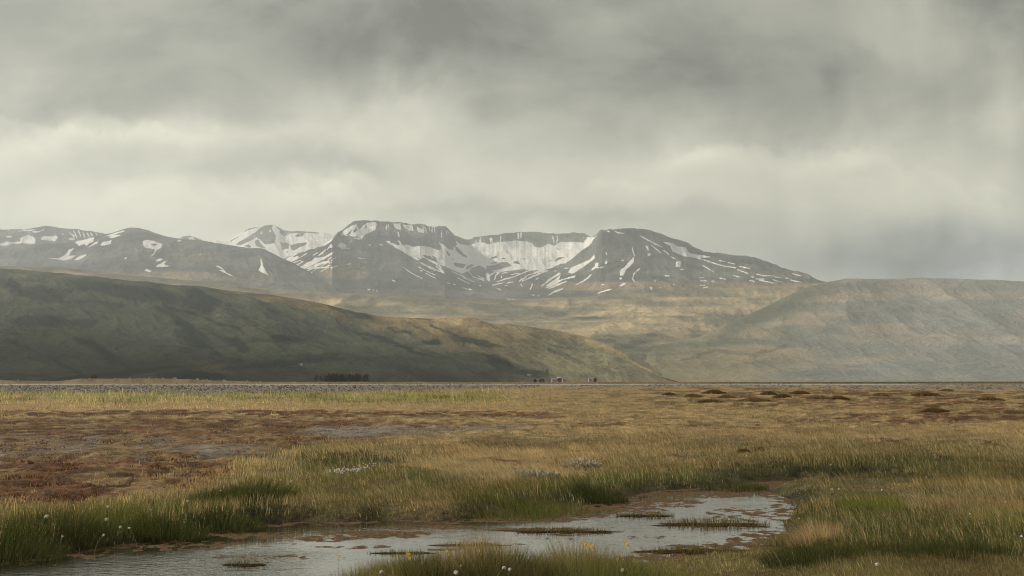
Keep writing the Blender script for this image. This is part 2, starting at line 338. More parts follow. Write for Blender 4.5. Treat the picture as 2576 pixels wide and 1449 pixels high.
# ------------------------------------------------------------------ far terrain
def ribbon(name, x0, x1, nc, lines, nr, amp, wl, colf, snowf=None, sc=1., seed=0, dirx=0., crestamp=.35, rough=0., ys=.8, con=1.):
    """lines: from the foot up to the crest and over; each a function u -> (v, d)"""
    u = np.linspace(x0, x1, nc); vs = []; ds = []
    for f in lines:
        a, b = f(u); vs.append(np.broadcast_to(a, u.shape)); ds.append(np.broadcast_to(b, u.shape))
    vs = np.array(vs, float); ds = np.array(ds, float); K = len(lines)
    zs = H+ds*(YH-vs)/F
    seglen = [1.0]*(K-1); seglen[-1] = .35
    cum = np.concatenate([[0], np.cumsum(seglen)]); t = np.linspace(0, cum[-1], nr)
    V = np.zeros((nr, nc, 3)); i = np.clip(np.searchsorted(cum, t, 'right')-1, 0, K-2); f = (t-cum[i])/(cum[i+1]-cum[i])
    # Catmull-Rom in d and z
    def cr(a):
        im = np.clip(i-1, 0, K-1); ip = i+1; iq = np.clip(i+2, 0, K-1); F_ = f[:, None]
        lin = a[i]*(1-F_)+a[ip]*F_
        p0, p1, p2, p3 = a[im], a[i], a[ip], a[iq]
        c = .5*(2*p1+(p2-p0)*F_+(2*p0-5*p1+4*p2-p3)*F_**2+(3*p1-p0-3*p2+p3)*F_**3)
        return .5*lin+.5*c
    D = cr(ds); Z = cr(zs); X = (u[None]-CX)*D/F
    U = np.broadcast_to(u[None], D.shape)
    tc = t[:, None]/cum[-2]; near = np.exp(-((tc-1)/.07)**2)      # close to the crest
    n1 = fbm((X+dirx*D)/wl, (D-dirx*X)/wl, 5, seed, .5); n2 = ridge((X+dirx*D)/(wl*.55), D/(wl*1.6), 4, seed+5)
    damp = np.minimum(1, tc*3+.05)*(1-(1-crestamp)*near)
    Z = Z+amp*damp*(n1*1.0+.8*(n2-.2))*np.clip((962-vs[-2])/120, 0, 1)[None]
    if rough: Z = Z+np.clip((962-vs[-2])/120, 0, 1)[None]*rough*damp**.3*ridge((X+dirx*D)/(wl*.12), D/(wl*.5), 4, seed+9)*np.minimum(1, tc*2)*(1-.45*near)
    V = np.stack([X, D, Z], 2).reshape(-1, 3)
    uu = U.ravel(); vv = YH-(V[:, 2]-H)*F/V[:, 1]
    slope = n2.ravel(); nf = n1.ravel()
    col = colf(uu, vv, V, nf, slope)
    sn = snowf(uu, vv, V) if snowf is not None else np.zeros(len(uu))
    o = obj(name, nmesh(name, V, [grid(nr, nc)], {'col': col}, {'snow': sn}, True, terrain_mat(name+'_surface', sc, ys, math.atan(dirx)*.6, con, .55 if snowf is not None else 1.)))
    tag(o, kind='structure'); return o
def mixc(a, b, t): return np.array(a)[None]*(1-t[:, None])+np.array(b)[None]*t[:, None]
# the near hill on the left
c1 = pl([(-900, 640), (-300, 655), (0, 676), (80, 682), (150, 688), (300, 704), (420, 715), (520, 722), (600, 733), (671, 738), (760, 752), (840, 773), (900, 786), (959, 797),
         (1040, 803), (1111, 807), (1200, 812), (1314, 821), (1400, 831), (1450, 841), (1500, 855), (1543, 872), (1575, 894), (1620, 922), (1665, 947), (1720, 966)])
d1 = pl([(-900, 4700), (0, 4600), (600, 4300), (1000, 4000), (1450, 4000), (1640, 3300), (1720, 3200)])
f1 = pl([(-900, 1350), (500, 1400), (1000, 1900), (1500, 2900), (1720, 3100)])
def l1(s): return lambda u: (966+(c1(u)-966)*s, f1(u)+(d1(u)-f1(u))*s**1.15)
def over(c, d, dv=25, dd=900): return lambda u: (c(u)+dv, d(u)+dd)
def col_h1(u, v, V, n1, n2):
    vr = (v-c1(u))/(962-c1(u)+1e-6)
    base = mixc((.076, .080, .048), (.030, .034, .022), sm(.05, .8, vr-.35*sm(900, 1500, u)))  # darker downslope: cloud shade put into the base colour
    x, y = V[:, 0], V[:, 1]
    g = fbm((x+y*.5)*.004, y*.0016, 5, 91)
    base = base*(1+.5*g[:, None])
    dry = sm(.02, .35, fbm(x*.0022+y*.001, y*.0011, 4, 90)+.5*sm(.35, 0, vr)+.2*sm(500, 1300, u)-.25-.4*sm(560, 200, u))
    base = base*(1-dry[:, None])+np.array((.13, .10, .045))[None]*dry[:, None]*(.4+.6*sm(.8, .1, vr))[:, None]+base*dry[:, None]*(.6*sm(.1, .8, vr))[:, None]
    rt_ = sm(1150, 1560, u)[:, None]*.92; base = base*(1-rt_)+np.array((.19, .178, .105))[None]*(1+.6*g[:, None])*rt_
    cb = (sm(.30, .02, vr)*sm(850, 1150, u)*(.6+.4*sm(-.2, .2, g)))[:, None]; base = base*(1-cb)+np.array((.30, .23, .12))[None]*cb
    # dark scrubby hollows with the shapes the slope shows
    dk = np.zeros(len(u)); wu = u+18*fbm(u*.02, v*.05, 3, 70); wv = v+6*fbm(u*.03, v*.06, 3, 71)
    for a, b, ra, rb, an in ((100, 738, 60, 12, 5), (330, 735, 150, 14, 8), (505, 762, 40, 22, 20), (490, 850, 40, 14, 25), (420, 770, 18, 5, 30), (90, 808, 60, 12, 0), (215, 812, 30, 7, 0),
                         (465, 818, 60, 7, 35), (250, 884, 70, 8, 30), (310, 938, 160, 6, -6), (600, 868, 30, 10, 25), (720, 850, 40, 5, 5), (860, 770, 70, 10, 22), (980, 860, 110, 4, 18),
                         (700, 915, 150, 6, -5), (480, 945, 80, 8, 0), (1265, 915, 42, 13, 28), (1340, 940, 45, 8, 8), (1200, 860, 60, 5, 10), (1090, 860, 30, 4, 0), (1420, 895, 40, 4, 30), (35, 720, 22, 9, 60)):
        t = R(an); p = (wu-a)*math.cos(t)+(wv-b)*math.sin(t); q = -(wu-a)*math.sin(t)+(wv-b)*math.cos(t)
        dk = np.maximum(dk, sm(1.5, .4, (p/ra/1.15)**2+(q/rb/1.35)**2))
    # stream cuts and terrace edges, their shading put in as dark colour
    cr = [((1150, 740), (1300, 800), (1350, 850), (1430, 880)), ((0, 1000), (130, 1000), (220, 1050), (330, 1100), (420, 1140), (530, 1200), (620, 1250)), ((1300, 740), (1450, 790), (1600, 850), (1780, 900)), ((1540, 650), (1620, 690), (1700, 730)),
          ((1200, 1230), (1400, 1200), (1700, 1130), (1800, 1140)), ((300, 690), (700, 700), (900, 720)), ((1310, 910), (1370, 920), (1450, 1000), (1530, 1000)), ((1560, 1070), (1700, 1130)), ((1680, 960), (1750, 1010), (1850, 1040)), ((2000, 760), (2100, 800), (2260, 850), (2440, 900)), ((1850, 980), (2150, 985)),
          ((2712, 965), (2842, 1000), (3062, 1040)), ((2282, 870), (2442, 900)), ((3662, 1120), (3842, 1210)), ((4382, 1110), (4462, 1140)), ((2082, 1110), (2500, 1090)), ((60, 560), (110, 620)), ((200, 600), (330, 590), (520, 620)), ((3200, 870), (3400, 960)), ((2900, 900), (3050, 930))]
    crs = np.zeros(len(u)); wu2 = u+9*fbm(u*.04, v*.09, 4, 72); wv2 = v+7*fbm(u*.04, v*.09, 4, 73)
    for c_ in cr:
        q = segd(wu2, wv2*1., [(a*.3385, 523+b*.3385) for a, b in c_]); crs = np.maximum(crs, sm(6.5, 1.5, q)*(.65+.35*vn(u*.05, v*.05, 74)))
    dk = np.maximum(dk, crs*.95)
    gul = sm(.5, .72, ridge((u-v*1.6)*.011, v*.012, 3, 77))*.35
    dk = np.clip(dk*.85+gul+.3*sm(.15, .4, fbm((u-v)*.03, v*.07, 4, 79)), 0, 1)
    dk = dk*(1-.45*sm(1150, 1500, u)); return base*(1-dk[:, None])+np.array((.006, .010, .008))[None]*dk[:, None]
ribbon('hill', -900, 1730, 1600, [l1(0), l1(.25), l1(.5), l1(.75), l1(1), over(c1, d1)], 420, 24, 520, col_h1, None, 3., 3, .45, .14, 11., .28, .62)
# moorland between the hill and the mountains
c2 = pl([(-900, 655), (0, 668), (150, 672), (300, 688), (420, 700), (560, 712), (680, 728), (800, 735), (900, 742), (1000, 748), (1150, 752), (1300, 755), (1450, 748), (1600, 738), (1750, 728), (1900, 724), (2050, 716), (2300, 712), (3200, 700)])
d2 = lambda u: np.interp(u, [-900, 600, 1300, 1800, 3200], [7600, 7800, 9300, 10300, 12000])
g2 = lambda u: 3900+3600*sm(1500, 2000, u)
def l2(s): return lambda u: (972+(c2(u)-972)*s, g2(u)+(d2(u)-g2(u))*s**1.1)
def col_h2(u, v, V, n1, n2):
    x, y = V[:, 0], V[:, 1]
    g = fbm((u+v*2)*.004, v*.055, 5, 101); b = mixc((.25, .20, .12), (.47, .36, .20), sm(-.4, .25, g))
    dk = sm(.05, .4, fbm((u-v)*.006, v*.05, 5, 105))
    b = b*(1-.6*dk[:, None])+np.array((.07, .078, .045))[None]*.6*dk[:, None]
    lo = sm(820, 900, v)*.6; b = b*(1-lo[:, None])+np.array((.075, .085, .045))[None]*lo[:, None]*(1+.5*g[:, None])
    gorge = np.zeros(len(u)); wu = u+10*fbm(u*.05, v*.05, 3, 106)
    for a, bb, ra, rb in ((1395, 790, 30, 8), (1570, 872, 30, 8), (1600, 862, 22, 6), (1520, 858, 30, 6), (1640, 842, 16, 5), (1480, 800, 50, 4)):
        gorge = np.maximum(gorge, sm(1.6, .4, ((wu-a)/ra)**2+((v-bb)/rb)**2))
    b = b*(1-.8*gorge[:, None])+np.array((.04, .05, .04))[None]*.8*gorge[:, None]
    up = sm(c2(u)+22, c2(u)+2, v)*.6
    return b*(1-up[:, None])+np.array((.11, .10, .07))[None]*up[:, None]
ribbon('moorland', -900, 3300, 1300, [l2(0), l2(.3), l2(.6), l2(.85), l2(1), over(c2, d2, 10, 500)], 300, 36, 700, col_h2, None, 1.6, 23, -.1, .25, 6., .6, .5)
# the hill on the right; its rain haze is put into pale colours
c3 = pl([(1480, 975), (1560, 935), (1610, 885), (1650, 868), (1700, 862), (1760, 848), (1800, 834), (1850, 806), (1890, 788), (1930, 770), (1965, 752), (2000, 737), (2040, 722), (2080, 711), (2130, 703), (2200, 701),
         (2300, 699), (2400, 700), (2500, 704), (2576, 708), (2900, 700), (3400, 690)])
d3 = pl([(1480, 5600), (1600, 6400), (1800, 7600), (2000, 8600), (2300, 9400), (3400, 10000)])
g3 = lambda u: 4600+1.5*np.clip(u-1500, 0, 1500)
def l3(s): return lambda u: (974+(c3(u)-974)*s, g3(u)+(d3(u)-g3(u))*s**1.1)
def col_h3(u, v, V, n1, n2):
    g = fbm((u+v*1.2)*.005, v*.035, 5, 121); b = mixc((.26, .262, .235), (.37, .325, .262), sm(-.3, .35, g-.3*sm(800, 920, v)-.15*sm(2200, 2500, u)))
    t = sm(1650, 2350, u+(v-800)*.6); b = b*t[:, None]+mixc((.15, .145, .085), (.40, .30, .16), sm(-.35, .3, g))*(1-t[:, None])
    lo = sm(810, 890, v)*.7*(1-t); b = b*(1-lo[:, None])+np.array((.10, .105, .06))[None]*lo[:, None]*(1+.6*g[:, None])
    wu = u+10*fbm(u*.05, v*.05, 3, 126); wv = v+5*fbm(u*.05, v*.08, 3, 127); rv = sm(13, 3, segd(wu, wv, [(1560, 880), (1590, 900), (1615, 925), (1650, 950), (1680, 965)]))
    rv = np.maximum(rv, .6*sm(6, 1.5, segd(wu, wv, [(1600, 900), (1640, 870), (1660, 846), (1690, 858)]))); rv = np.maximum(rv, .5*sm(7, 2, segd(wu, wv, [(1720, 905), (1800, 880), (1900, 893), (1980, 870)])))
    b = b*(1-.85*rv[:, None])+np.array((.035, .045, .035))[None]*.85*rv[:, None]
    st = sm(62, 20, v-c3(u)+10*g)*sm(2180, 2020, u)*sm(1760, 1840, u); return b*(1-.8*st[:, None])+np.array((.07, .078, .055))[None]*.8*st[:, None]  # shade of the left-facing flank painted below the crest
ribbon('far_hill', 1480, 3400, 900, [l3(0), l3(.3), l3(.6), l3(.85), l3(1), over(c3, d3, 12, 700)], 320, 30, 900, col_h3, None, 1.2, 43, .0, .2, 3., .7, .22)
# ------------------------------------------------------------------ snow
def T(ox, oy, s): return lambda P: [(ox+s*a, oy+s*b) for a, b in P]
TA = T(0, 550, .15625); TB = T(335.4, 550, .15625); TC = T(704.4, 536.7, .1693); TD = T(1106.9, 563.5, .1693); TE = T(1475.8, 563.5, .2344)
def snow_mask(u, v, polys, rock, lines, a=2.2, seed=0):
    return .60*snow_one(u, v, polys, rock, lines, a, seed)+.28*snow_one(u, v, polys, rock, lines, 4., seed+1)+.2*snow_one(u, v, polys, rock, lines, 8., seed+2)
def snow_one(u, v, polys, rock, lines, a=2.2, seed=0):
    wu = u+a*fbm(u*.09, v*.09, 3, 200+seed); wv = v+a*.7*fbm(u*.09+9, v*.12, 3, 210+seed)
    s = np.zeros(len(u), bool)
    def bb(P, f):
        xs = [p[0] for p in P]; ys = [p[1] for p in P]
        m = (wu > min(xs)-5) & (wu < max(xs)+5) & (wv > min(ys)-5) & (wv < max(ys)+5)
        return m
    for P in polys:
        m = bb(P, 0); s[m] |= inpoly(wu[m], wv[m], P)
    for P in rock:
        m = bb(P, 0); s[m] &= ~inpoly(wu[m], wv[m], P)
    for P, w in lines:
        m = bb(P, 0); s[m] |= segd(wu[m], wv[m], P) < w*(.75+.5*vn(u[m]*.15, v[m]*.15, 5))
    return s.astype(float)
def streaks(T_, segs, w): return [(T_([(a, b), (c, d)]), w) for a, b, c, d in segs]
ROCKC = ((.055, .058, .062), (.13, .128, .12))
def col_rock(seed, brown=None):
    def f(u, v, V, n1, n2):
        g = fbm(V[:, 0]*.002, V[:, 2]*.006+V[:, 1]*.001, 5, seed); b = mixc(ROCKC[0], ROCKC[1], sm(-.4, .4, g))
        if brown is not None:
            for cu, cv, ru, rv, k in brown:
                m = k*sm(1.5, .3, ((u-cu)/ru)**2+((v-cv)/rv)**2+.5*g); b = b*(1-m[:, None])+np.array((.26, .19, .10))[None]*m[:, None]
        return b
    return f
# left mountain
cm1 = pl([(-900, 640), (-200, 628), (0, 622), (60, 618), (100, 614), (150, 612), (190, 608), (237, 596), (288, 585), (310, 577), (325, 573), (349, 573), (370, 579), (389, 587), (415, 595), (440, 600), (508, 606), (575, 616), (626, 625), (663, 626), (694, 642), (745, 669), (812, 706), (846, 724), (905, 748), (1000, 770)])
dm1 = pl([(-900, 11500), (340, 11200), (660, 10500), (1000, 9300)])
def lm1(s): return lambda u: (800+(cm1(u)-800)*s, 8300+(dm1(u)-8300)*s)
A1 = [TA(p) for p in ([(1210, 390), (1260, 345), (1440, 315), (1520, 300), (1500, 370), (1440, 400), (1390, 440), (1360, 400), (1270, 445), (1250, 410)],
    [(750, 632), (930, 640), (1060, 580), (1110, 500), (1200, 470), (1140, 540), (1110, 600), (1240, 590), (1360, 500), (1200, 610), (1140, 650), (1020, 675), (930, 655)],
    [(1190, 665), (1270, 610), (1390, 565), (1390, 590), (1310, 640), (1280, 665)], [(1610, 430), (1650, 380), (1800, 345), (1790, 400), (1680, 435)],
    [(1410, 470), (1530, 380), (1580, 365), (1570, 400), (1460, 450)], [(1690, 285), (1850, 230), (2000, 185), (2010, 205), (1860, 250), (1800, 280)], [(1740, 300), (1860, 260), (1960, 265), (1800, 320)],
    [(1990, 650), (2000, 630), (2050, 620), (2030, 645)], [(2320, 830), (2360, 805), (2420, 830), (2440, 850), (2390, 865)])]
A1 += [TB(p) for p in ([(150, 360), (230, 345), (320, 360), (470, 410), (450, 470), (390, 495), (350, 540), (330, 580), (270, 610), (330, 540), (340, 490), (250, 480), (190, 470), (150, 420)],
    [(355, 665), (420, 640), (480, 650), (430, 685), (370, 690)], [(370, 780), (380, 745), (450, 720), (480, 690), (545, 685), (490, 725), (520, 755), (600, 762), (500, 775)], [(180, 830), (210, 805), (280, 840), (250, 865)],
    [(1325, 765), (1370, 755), (1450, 800), (1430, 815)], [(1375, 830), (1460, 818), (1500, 870), (1640, 940), (1560, 920), (1470, 870)], [(2050, 615), (2060, 640), (2090, 760), (2150, 880), (2200, 920), (2100, 880), (2020, 835), (2050, 740)],
    [(690, 360), (740, 345), (780, 352), (730, 370)], [(1060, 575), (1090, 565), (1100, 578)], [(840, 680), (860, 675), (865, 690)])]
R1 = [TB([(270, 410), (330, 400), (390, 410), (360, 435), (300, 435)])]
def snow1(u, v, V): return snow_mask(u, v, A1, R1, [], 1.2, 1)
ribbon('mountain', -900, 1000, 1500, [lm1(0), lm1(.25), lm1(.5), lm1(.75), lm1(1), over(cm1, dm1, 40, 1500)], 330, 40, 900, col_rock(300, ((500, 645, 75, 12, .35), (440, 640, 20, 5, .4), (330, 700, 160, 22, .6), (500, 695, 200, 12, .4))), snow1, 1., 61, .3, .12, 14.)
# snowy ridge at the far left
cm0 = pl([(-900, 560), (-200, 568), (0, 577), (60, 579), (90, 573), (118, 570), (140, 573), (190, 577), (240, 583), (290, 596), (330, 612), (420, 640)])
dm0 = lambda u: 13600+0*u
def lm0(s): return lambda u: (700+(cm0(u)-700)*s, 11800+1800*s+0*u)
A0 = [TA(p) for p in ([(310, 320), (420, 270), (450, 255), (530, 290), (565, 340), (565, 402), (330, 400), (200, 405), (70, 445), (0, 430), (0, 400), (140, 370), (310, 378), (340, 350)],
    [(650, 310), (700, 285), (860, 290), (890, 265), (945, 300), (880, 330), (900, 365), (760, 350), (670, 340)], [(350, 215), (640, 200), (720, 160), (700, 190), (560, 235), (540, 220)],
    [(0, 270), (150, 275), (240, 300), (120, 300)], [(970, 225), (1050, 250), (1020, 260)], [(1090, 320), (1170, 310), (1190, 345), (1130, 350)])]
L0s = streaks(TA, ((1120, 230, 1170, 270), (1190, 200, 1240, 300), (1260, 190, 1300, 290), (1330, 220, 1370, 300), (1400, 230, 1440, 290), (1180, 260, 1200, 330), (1460, 230, 1500, 280), (1540, 230, 1570, 270), (300, 200, 560, 180)), 1.3)
ribbon('snowy_ridge', -900, 420, 700, [lm0(0), lm0(.3), lm0(.6), lm0(1), over(cm0, dm0, 40, 1500)], 160, 45, 900, col_rock(310), lambda u, v, V: snow_mask(u, v, A0, [], L0s, 1.2, 2), 1., 71, .3, .15, 30.)
# snow-filled cirque behind the left mountain
cm2 = pl([(380, 640), (430, 610), (452, 599), (462, 594), (476, 592), (490, 595), (515, 606), (545, 604), (562, 606), (575, 604), (600, 586), (625, 574), (642, 571), (655, 570), (668, 566), (684, 565), (700, 570), (712, 577), (730, 581), (760, 581), (800, 584), (840, 588), (870, 600), (900, 640)])
_c2 = cm2; cm2 = lambda u: _c2(u)+1.8*fbm(np.asarray(u, float)*.09, np.asarray(u, float)*0, 4, 6)
dm2 = lambda u: 14800+0*u
def lm2(s): return lambda u: (740+(cm2(u)-740)*s, 12500+2300*s+0*u)
A2 = [[(370, 560), (930, 545), (930, 760), (370, 760)]]
R2 = [TB(p) for p in ([(720, 310), (790, 285), (890, 265), (960, 290), (900, 300), (910, 340), (860, 350)], [(960, 290), (1060, 320), (1110, 345), (1110, 370), (1000, 360)], [(1940, 330), (2020, 180), (2120, 95), (2250, 95), (2230, 160), (2260, 210), (2300, 290), (2270, 390), (2180, 410), (2100, 400), (2020, 320), (1990, 290)],
      [(1640, 415), (1760, 340), (1900, 260), (2020, 175), (2080, 110), (2010, 220), (1950, 290), (1940, 330), (1880, 360), (1780, 400), (1720, 430)], [(1780, 440), (1860, 410), (1900, 460), (1850, 470)], [(1500, 405), (1600, 330), (1720, 280), (1620, 345)], [(2370, 370), (2520, 410), (2490, 480), (2400, 495), (2390, 430)],
      [(2300, 120), (2420, 180), (2400, 200), (2310, 150)], [(2400, 195), (2560, 190), (2560, 225), (2440, 230)], [(1960, 360), (2010, 330), (2090, 440), (2150, 480), (2060, 470), (1980, 440)], [(1780, 200), (1900, 140), (2030, 140), (1900, 165), (1800, 215)])]
R2 += [TC(p) for p in ([(5, 420), (135, 455), (125, 520), (40, 545), (20, 480)], [(155, 470), (250, 445), (400, 425), (380, 470), (300, 500), (215, 550), (170, 540)], [(215, 330), (280, 300), (360, 280), (340, 340), (250, 350)],
      [(70, 280), (240, 260), (590, 285), (580, 300), (350, 290), (100, 300)], [(0, 220), (60, 270), (130, 320), (60, 340), (0, 300)], [(100, 555), (115, 560), (105, 600), (92, 590)], [(165, 320), (185, 330), (172, 360)], [(410, 335), (440, 345), (420, 355)])]
SN2 = [TB(p) for p in ([(2180, 190), (2210, 185), (2215, 215), (2190, 215)], [(2040, 240), (2080, 205), (2070, 240), (2050, 250)], [(2230, 140), (2300, 150), (2310, 220), (2270, 210)])]
ribbon('snowy_mountain', 380, 930, 620, [lm2(0), lm2(.3), lm2(.6), lm2(1), over(cm2, dm2, 40, 1500)], 200, 45, 900, col_rock(320), lambda u, v, V: np.maximum(snow_mask(u, v, A2, R2, [], 1.3, 3), snow_mask(u, v, SN2, [], [], 1., 3)), 1., 81, .3, .12, 9.)
# the big central mountain with its cirque
cm3 = pl([(640, 745), (700, 672), (714, 650), (760, 634), (810, 620), (832, 604), (845, 592), (855, 583), (868, 572), (880, 562), (893, 555), (920, 553), (950, 554), (975, 556), (1010, 560), (1040, 564), (1058, 563), (1075, 569), (1100, 570), (1120, 569), (1130, 577), (1145, 592), (1160, 597), (1176, 603), (1188, 601),
          (1192, 597), (1215, 594), (1250, 590), (1290, 586), (1310, 582), (1345, 583), (1400, 589), (1440, 585), (1470, 587), (1490, 597), (1500, 588), (1510, 580), (1530, 578), (1560, 577), (1590, 574), (1640, 580), (1670, 591), (1700, 601), (1726, 607), (1735, 615), (1770, 632), (1800, 636), (1870, 644), (1895, 647), (1920, 656), (1960, 672), (2000, 686), (2050, 703), (2090, 714), (2200, 735), (2400, 760)])
_c3 = cm3; cm3 = lambda u: _c3(u)+2.2*fbm(np.asarray(u, float)*.09, np.asarray(u, float)*0, 4, 5)
dm3 = pl([(640, 11400), (836, 11300), (860, 12300), (1120, 13200), (1180, 14200), (1470, 14300), (1490, 13800), (1515, 12000), (1700, 12000), (2100, 11600), (2400, 11300)])
def dk3(k): # how far the cirque is set back at height k
    return lambda u: 9700+(dm3(u)-9700)*k
def lm3(s, dfun=None): return lambda u: (800+(cm3(u)-800)*s, (9700+(dm3(u)-9700)*s**(1+.9*np.exp(-((u-1320)/230)**2)*0+.0)) if dfun is None else dfun(u))
A3 = [TC(p) for p in ([(810, 315), (790, 380), (750, 430), (640, 490), (640, 300)], [(895, 320), (960, 250), (1060, 190), (1130, 160), (1150, 170), (1060, 250), (1000, 310), (960, 325)], [(1030, 330), (1090, 220), (1140, 175), (1170, 240), (1240, 180), (1290, 140), (1420, 130), (1440, 170), (1410, 245), (1300, 300), (1240, 340), (1215, 375), (1150, 345), (1080, 345)],
     [(860, 490), (880, 450), (930, 435), (980, 460), (990, 500), (920, 530)], [(720, 500), (760, 455), (795, 500), (740, 520)], [(320, 820), (520, 660), (640, 650), (820, 555), (790, 600), (700, 660), (600, 710), (440, 790), (360, 825)], [(400, 850), (540, 800), (740, 790), (700, 812), (520, 822), (420, 858)],
     [(290, 800), (400, 730), (560, 665), (600, 680), (450, 750), (340, 815)], [(560, 620), (650, 565), (640, 600), (580, 630)], [(370, 830), (560, 740), (720, 700), (740, 730), (600, 760), (450, 830)], [(100, 690), (180, 650), (280, 635), (250, 680), (160, 720)], [(1085, 370), (1150, 360), (1215, 378), (1160, 392)], [(960, 328), (1020, 320), (1010, 335)],
     [(980, 755), (1060, 735), (1055, 755), (1000, 772)], [(1135, 655), (1190, 660), (1290, 672), (1190, 680)], [(1235, 735), (1300, 712), (1290, 730)], [(1225, 800), (1260, 793), (1260, 812)], [(1230, 875), (1265, 880), (1250, 895)], [(925, 880), (960, 878), (950, 897)], [(1300, 1130), (1350, 1125), (1330, 1150)], [(1370, 1140), (1410, 1142), (1400, 1152)], [(1425, 1145), (1450, 1150), (1445, 1170)],
     [(1560, 410), (1620, 420), (1740, 470), (1790, 470), (1740, 395), (1790, 420), (1830, 480), (1880, 460), (1980, 500), (2110, 480), (2250, 510), (2350, 545), (2400, 530), (2380, 440), (2420, 460), (2500, 530), (2650, 560), (2700, 900), (2500, 790), (2330, 720), (2220, 620), (2050, 700), (1900, 620), (1820, 560), (1700, 500)],
     [(1680, 150), (1790, 150), (1800, 250), (1740, 240), (1700, 210)], [(1830, 170), (1960, 170), (1980, 260), (1900, 250), (1850, 220)], [(2030, 200), (2140, 240), (2140, 290), (2050, 280)], [(1740, 280), (1760, 280), (1780, 360), (1755, 340)])]
A3 += [TD(p) for p in ([(200, 350), (250, 310), (230, 250), (310, 300), (420, 320), (560, 270), (650, 275), (700, 300), (860, 270), (1030, 255), (1160, 245), (1290, 260), (1370, 290), (1400, 335), (1490, 350), (1560, 320), (1600, 290), (1700, 320), (1800, 265), (1900, 270), (2050, 265), (2130, 275), (2200, 190), (2290, 200), (2350, 150), (2280, 230), (2220, 320), (2100, 400), (1990, 490), (1900, 560), (1820, 610), (1600, 670), (1400, 690), (1200, 670), (1000, 700), (860, 740), (800, 700), (500, 640), (380, 720), (330, 740), (180, 680), (0, 600), (0, 380), (100, 370), (200, 390)],
     [(1900, 720), (1960, 640), (2150, 560), (2220, 530), (2290, 450), (2300, 510), (2200, 590), (2080, 670), (1960, 745)], [(2230, 690), (2300, 630), (2310, 570), (2360, 580), (2350, 630), (2280, 680)], [(1000, 595), (950, 580), (935, 640), (1000, 630)], [(1500, 920), (1640, 800), (1790, 715), (1780, 750), (1640, 840), (1510, 930)], [(1570, 920), (1700, 830), (1800, 750), (1760, 830), (1600, 930)],
     [(1550, 955), (1750, 840), (2030, 755), (2000, 790), (1830, 830), (1640, 940)], [(1590, 970), (1740, 890), (1890, 840), (1880, 860), (1700, 940)], [(1570, 1080), (1700, 990), (1830, 950), (1820, 975), (1700, 1020)], [(2000, 915), (2150, 820), (2250, 745), (2200, 810), (2040, 910)], [(2340, 1030), (2470, 975), (2540, 965), (2450, 1010)], [(2390, 900), (2440, 880), (2420, 905)], [(975, 1108), (1150, 1130), (1140, 1140), (990, 1118)],
     [(680, 740), (710, 720), (740, 760), (735, 860), (700, 830)], [(1410, 825), (1480, 775), (1440, 825)], [(580, 910), (620, 900), (600, 930)], [(940, 930), (1010, 900), (1000, 915)], [(2530, 1080), (2560, 1075), (2570, 1110), (2540, 1115)], [(1430, 1075), (1480, 1050), (1470, 1068)], [(1600, 1110), (1630, 1105), (1615, 1125)], [(1920, 1130), (1980, 1122), (1950, 1138)])]
A3 += [TE(p) for p in ([(820, 195), (920, 200), (960, 240), (1060, 250), (1100, 310), (1200, 330), (1340, 355), (1200, 370), (1080, 350), (1030, 345), (920, 290), (900, 240)], [(285, 70), (350, 90), (445, 105), (340, 100)], [(210, 70), (250, 75), (240, 90)], [(955, 420), (970, 395), (1010, 400), (1005, 460), (960, 460)], [(470, 390), (500, 360), (510, 400), (490, 430), (420, 490), (395, 550), (360, 560), (355, 500), (400, 470)], [(650, 320), (680, 305), (690, 330), (660, 345)], [(370, 390), (395, 380), (405, 400)],
     [(345, 665), (400, 630), (420, 640), (370, 670)], [(670, 680), (710, 680), (690, 710)], [(250, 775), (290, 770), (280, 800), (260, 805)], [(150, 655), (190, 635), (180, 655)], [(345, 575), (385, 575), (365, 600)], [(630, 230), (660, 240), (670, 290), (650, 280)], [(590, 770), (620, 755), (600, 775)])]
R3 = [TD(p) for p in ([(215, 330), (260, 345), (400, 480), (400, 500), (330, 475), (240, 400)], [(80, 400), (110, 405), (150, 470), (115, 475)], [(195, 590), (220, 572), (385, 600), (350, 655), (230, 630)], [(380, 680), (400, 620), (450, 600), (520, 605), (440, 660)], [(430, 700), (500, 650), (580, 610), (640, 640), (700, 680), (680, 740), (640, 790), (560, 760), (460, 740)], [(680, 630), (860, 590), (900, 570), (1010, 568), (1060, 620), (1000, 640), (850, 680), (700, 700)], [(1080, 570), (1120, 545), (1160, 550), (1190, 600), (1120, 590)],
     [(735, 585), (800, 565), (860, 568), (820, 590)], [(910, 520), (950, 500), (990, 515), (930, 530)], [(1690, 560), (1750, 500), (1870, 490), (1780, 530)], [(1240, 520), (1260, 500), (1275, 520), (1260, 535)], [(1385, 510), (1410, 520), (1405, 540)], [(1660, 640), (1800, 590), (1860, 590), (1920, 640), (1800, 650)], [(1990, 500), (2160, 390), (2200, 500), (2100, 580), (1930, 600)], [(150, 510), (210, 520), (180, 535)], [(1730, 355), (1790, 375), (1750, 380)],
     [(880, 720), (1000, 690), (1060, 690), (900, 760)], [(1010, 745), (1300, 690), (1150, 760), (900, 840)], [(640, 450), (760, 490), (860, 470), (840, 500), (740, 540), (770, 500)], [(1600, 550), (1680, 530), (1640, 555)], [(2130, 440), (2160, 420), (2140, 460)])]
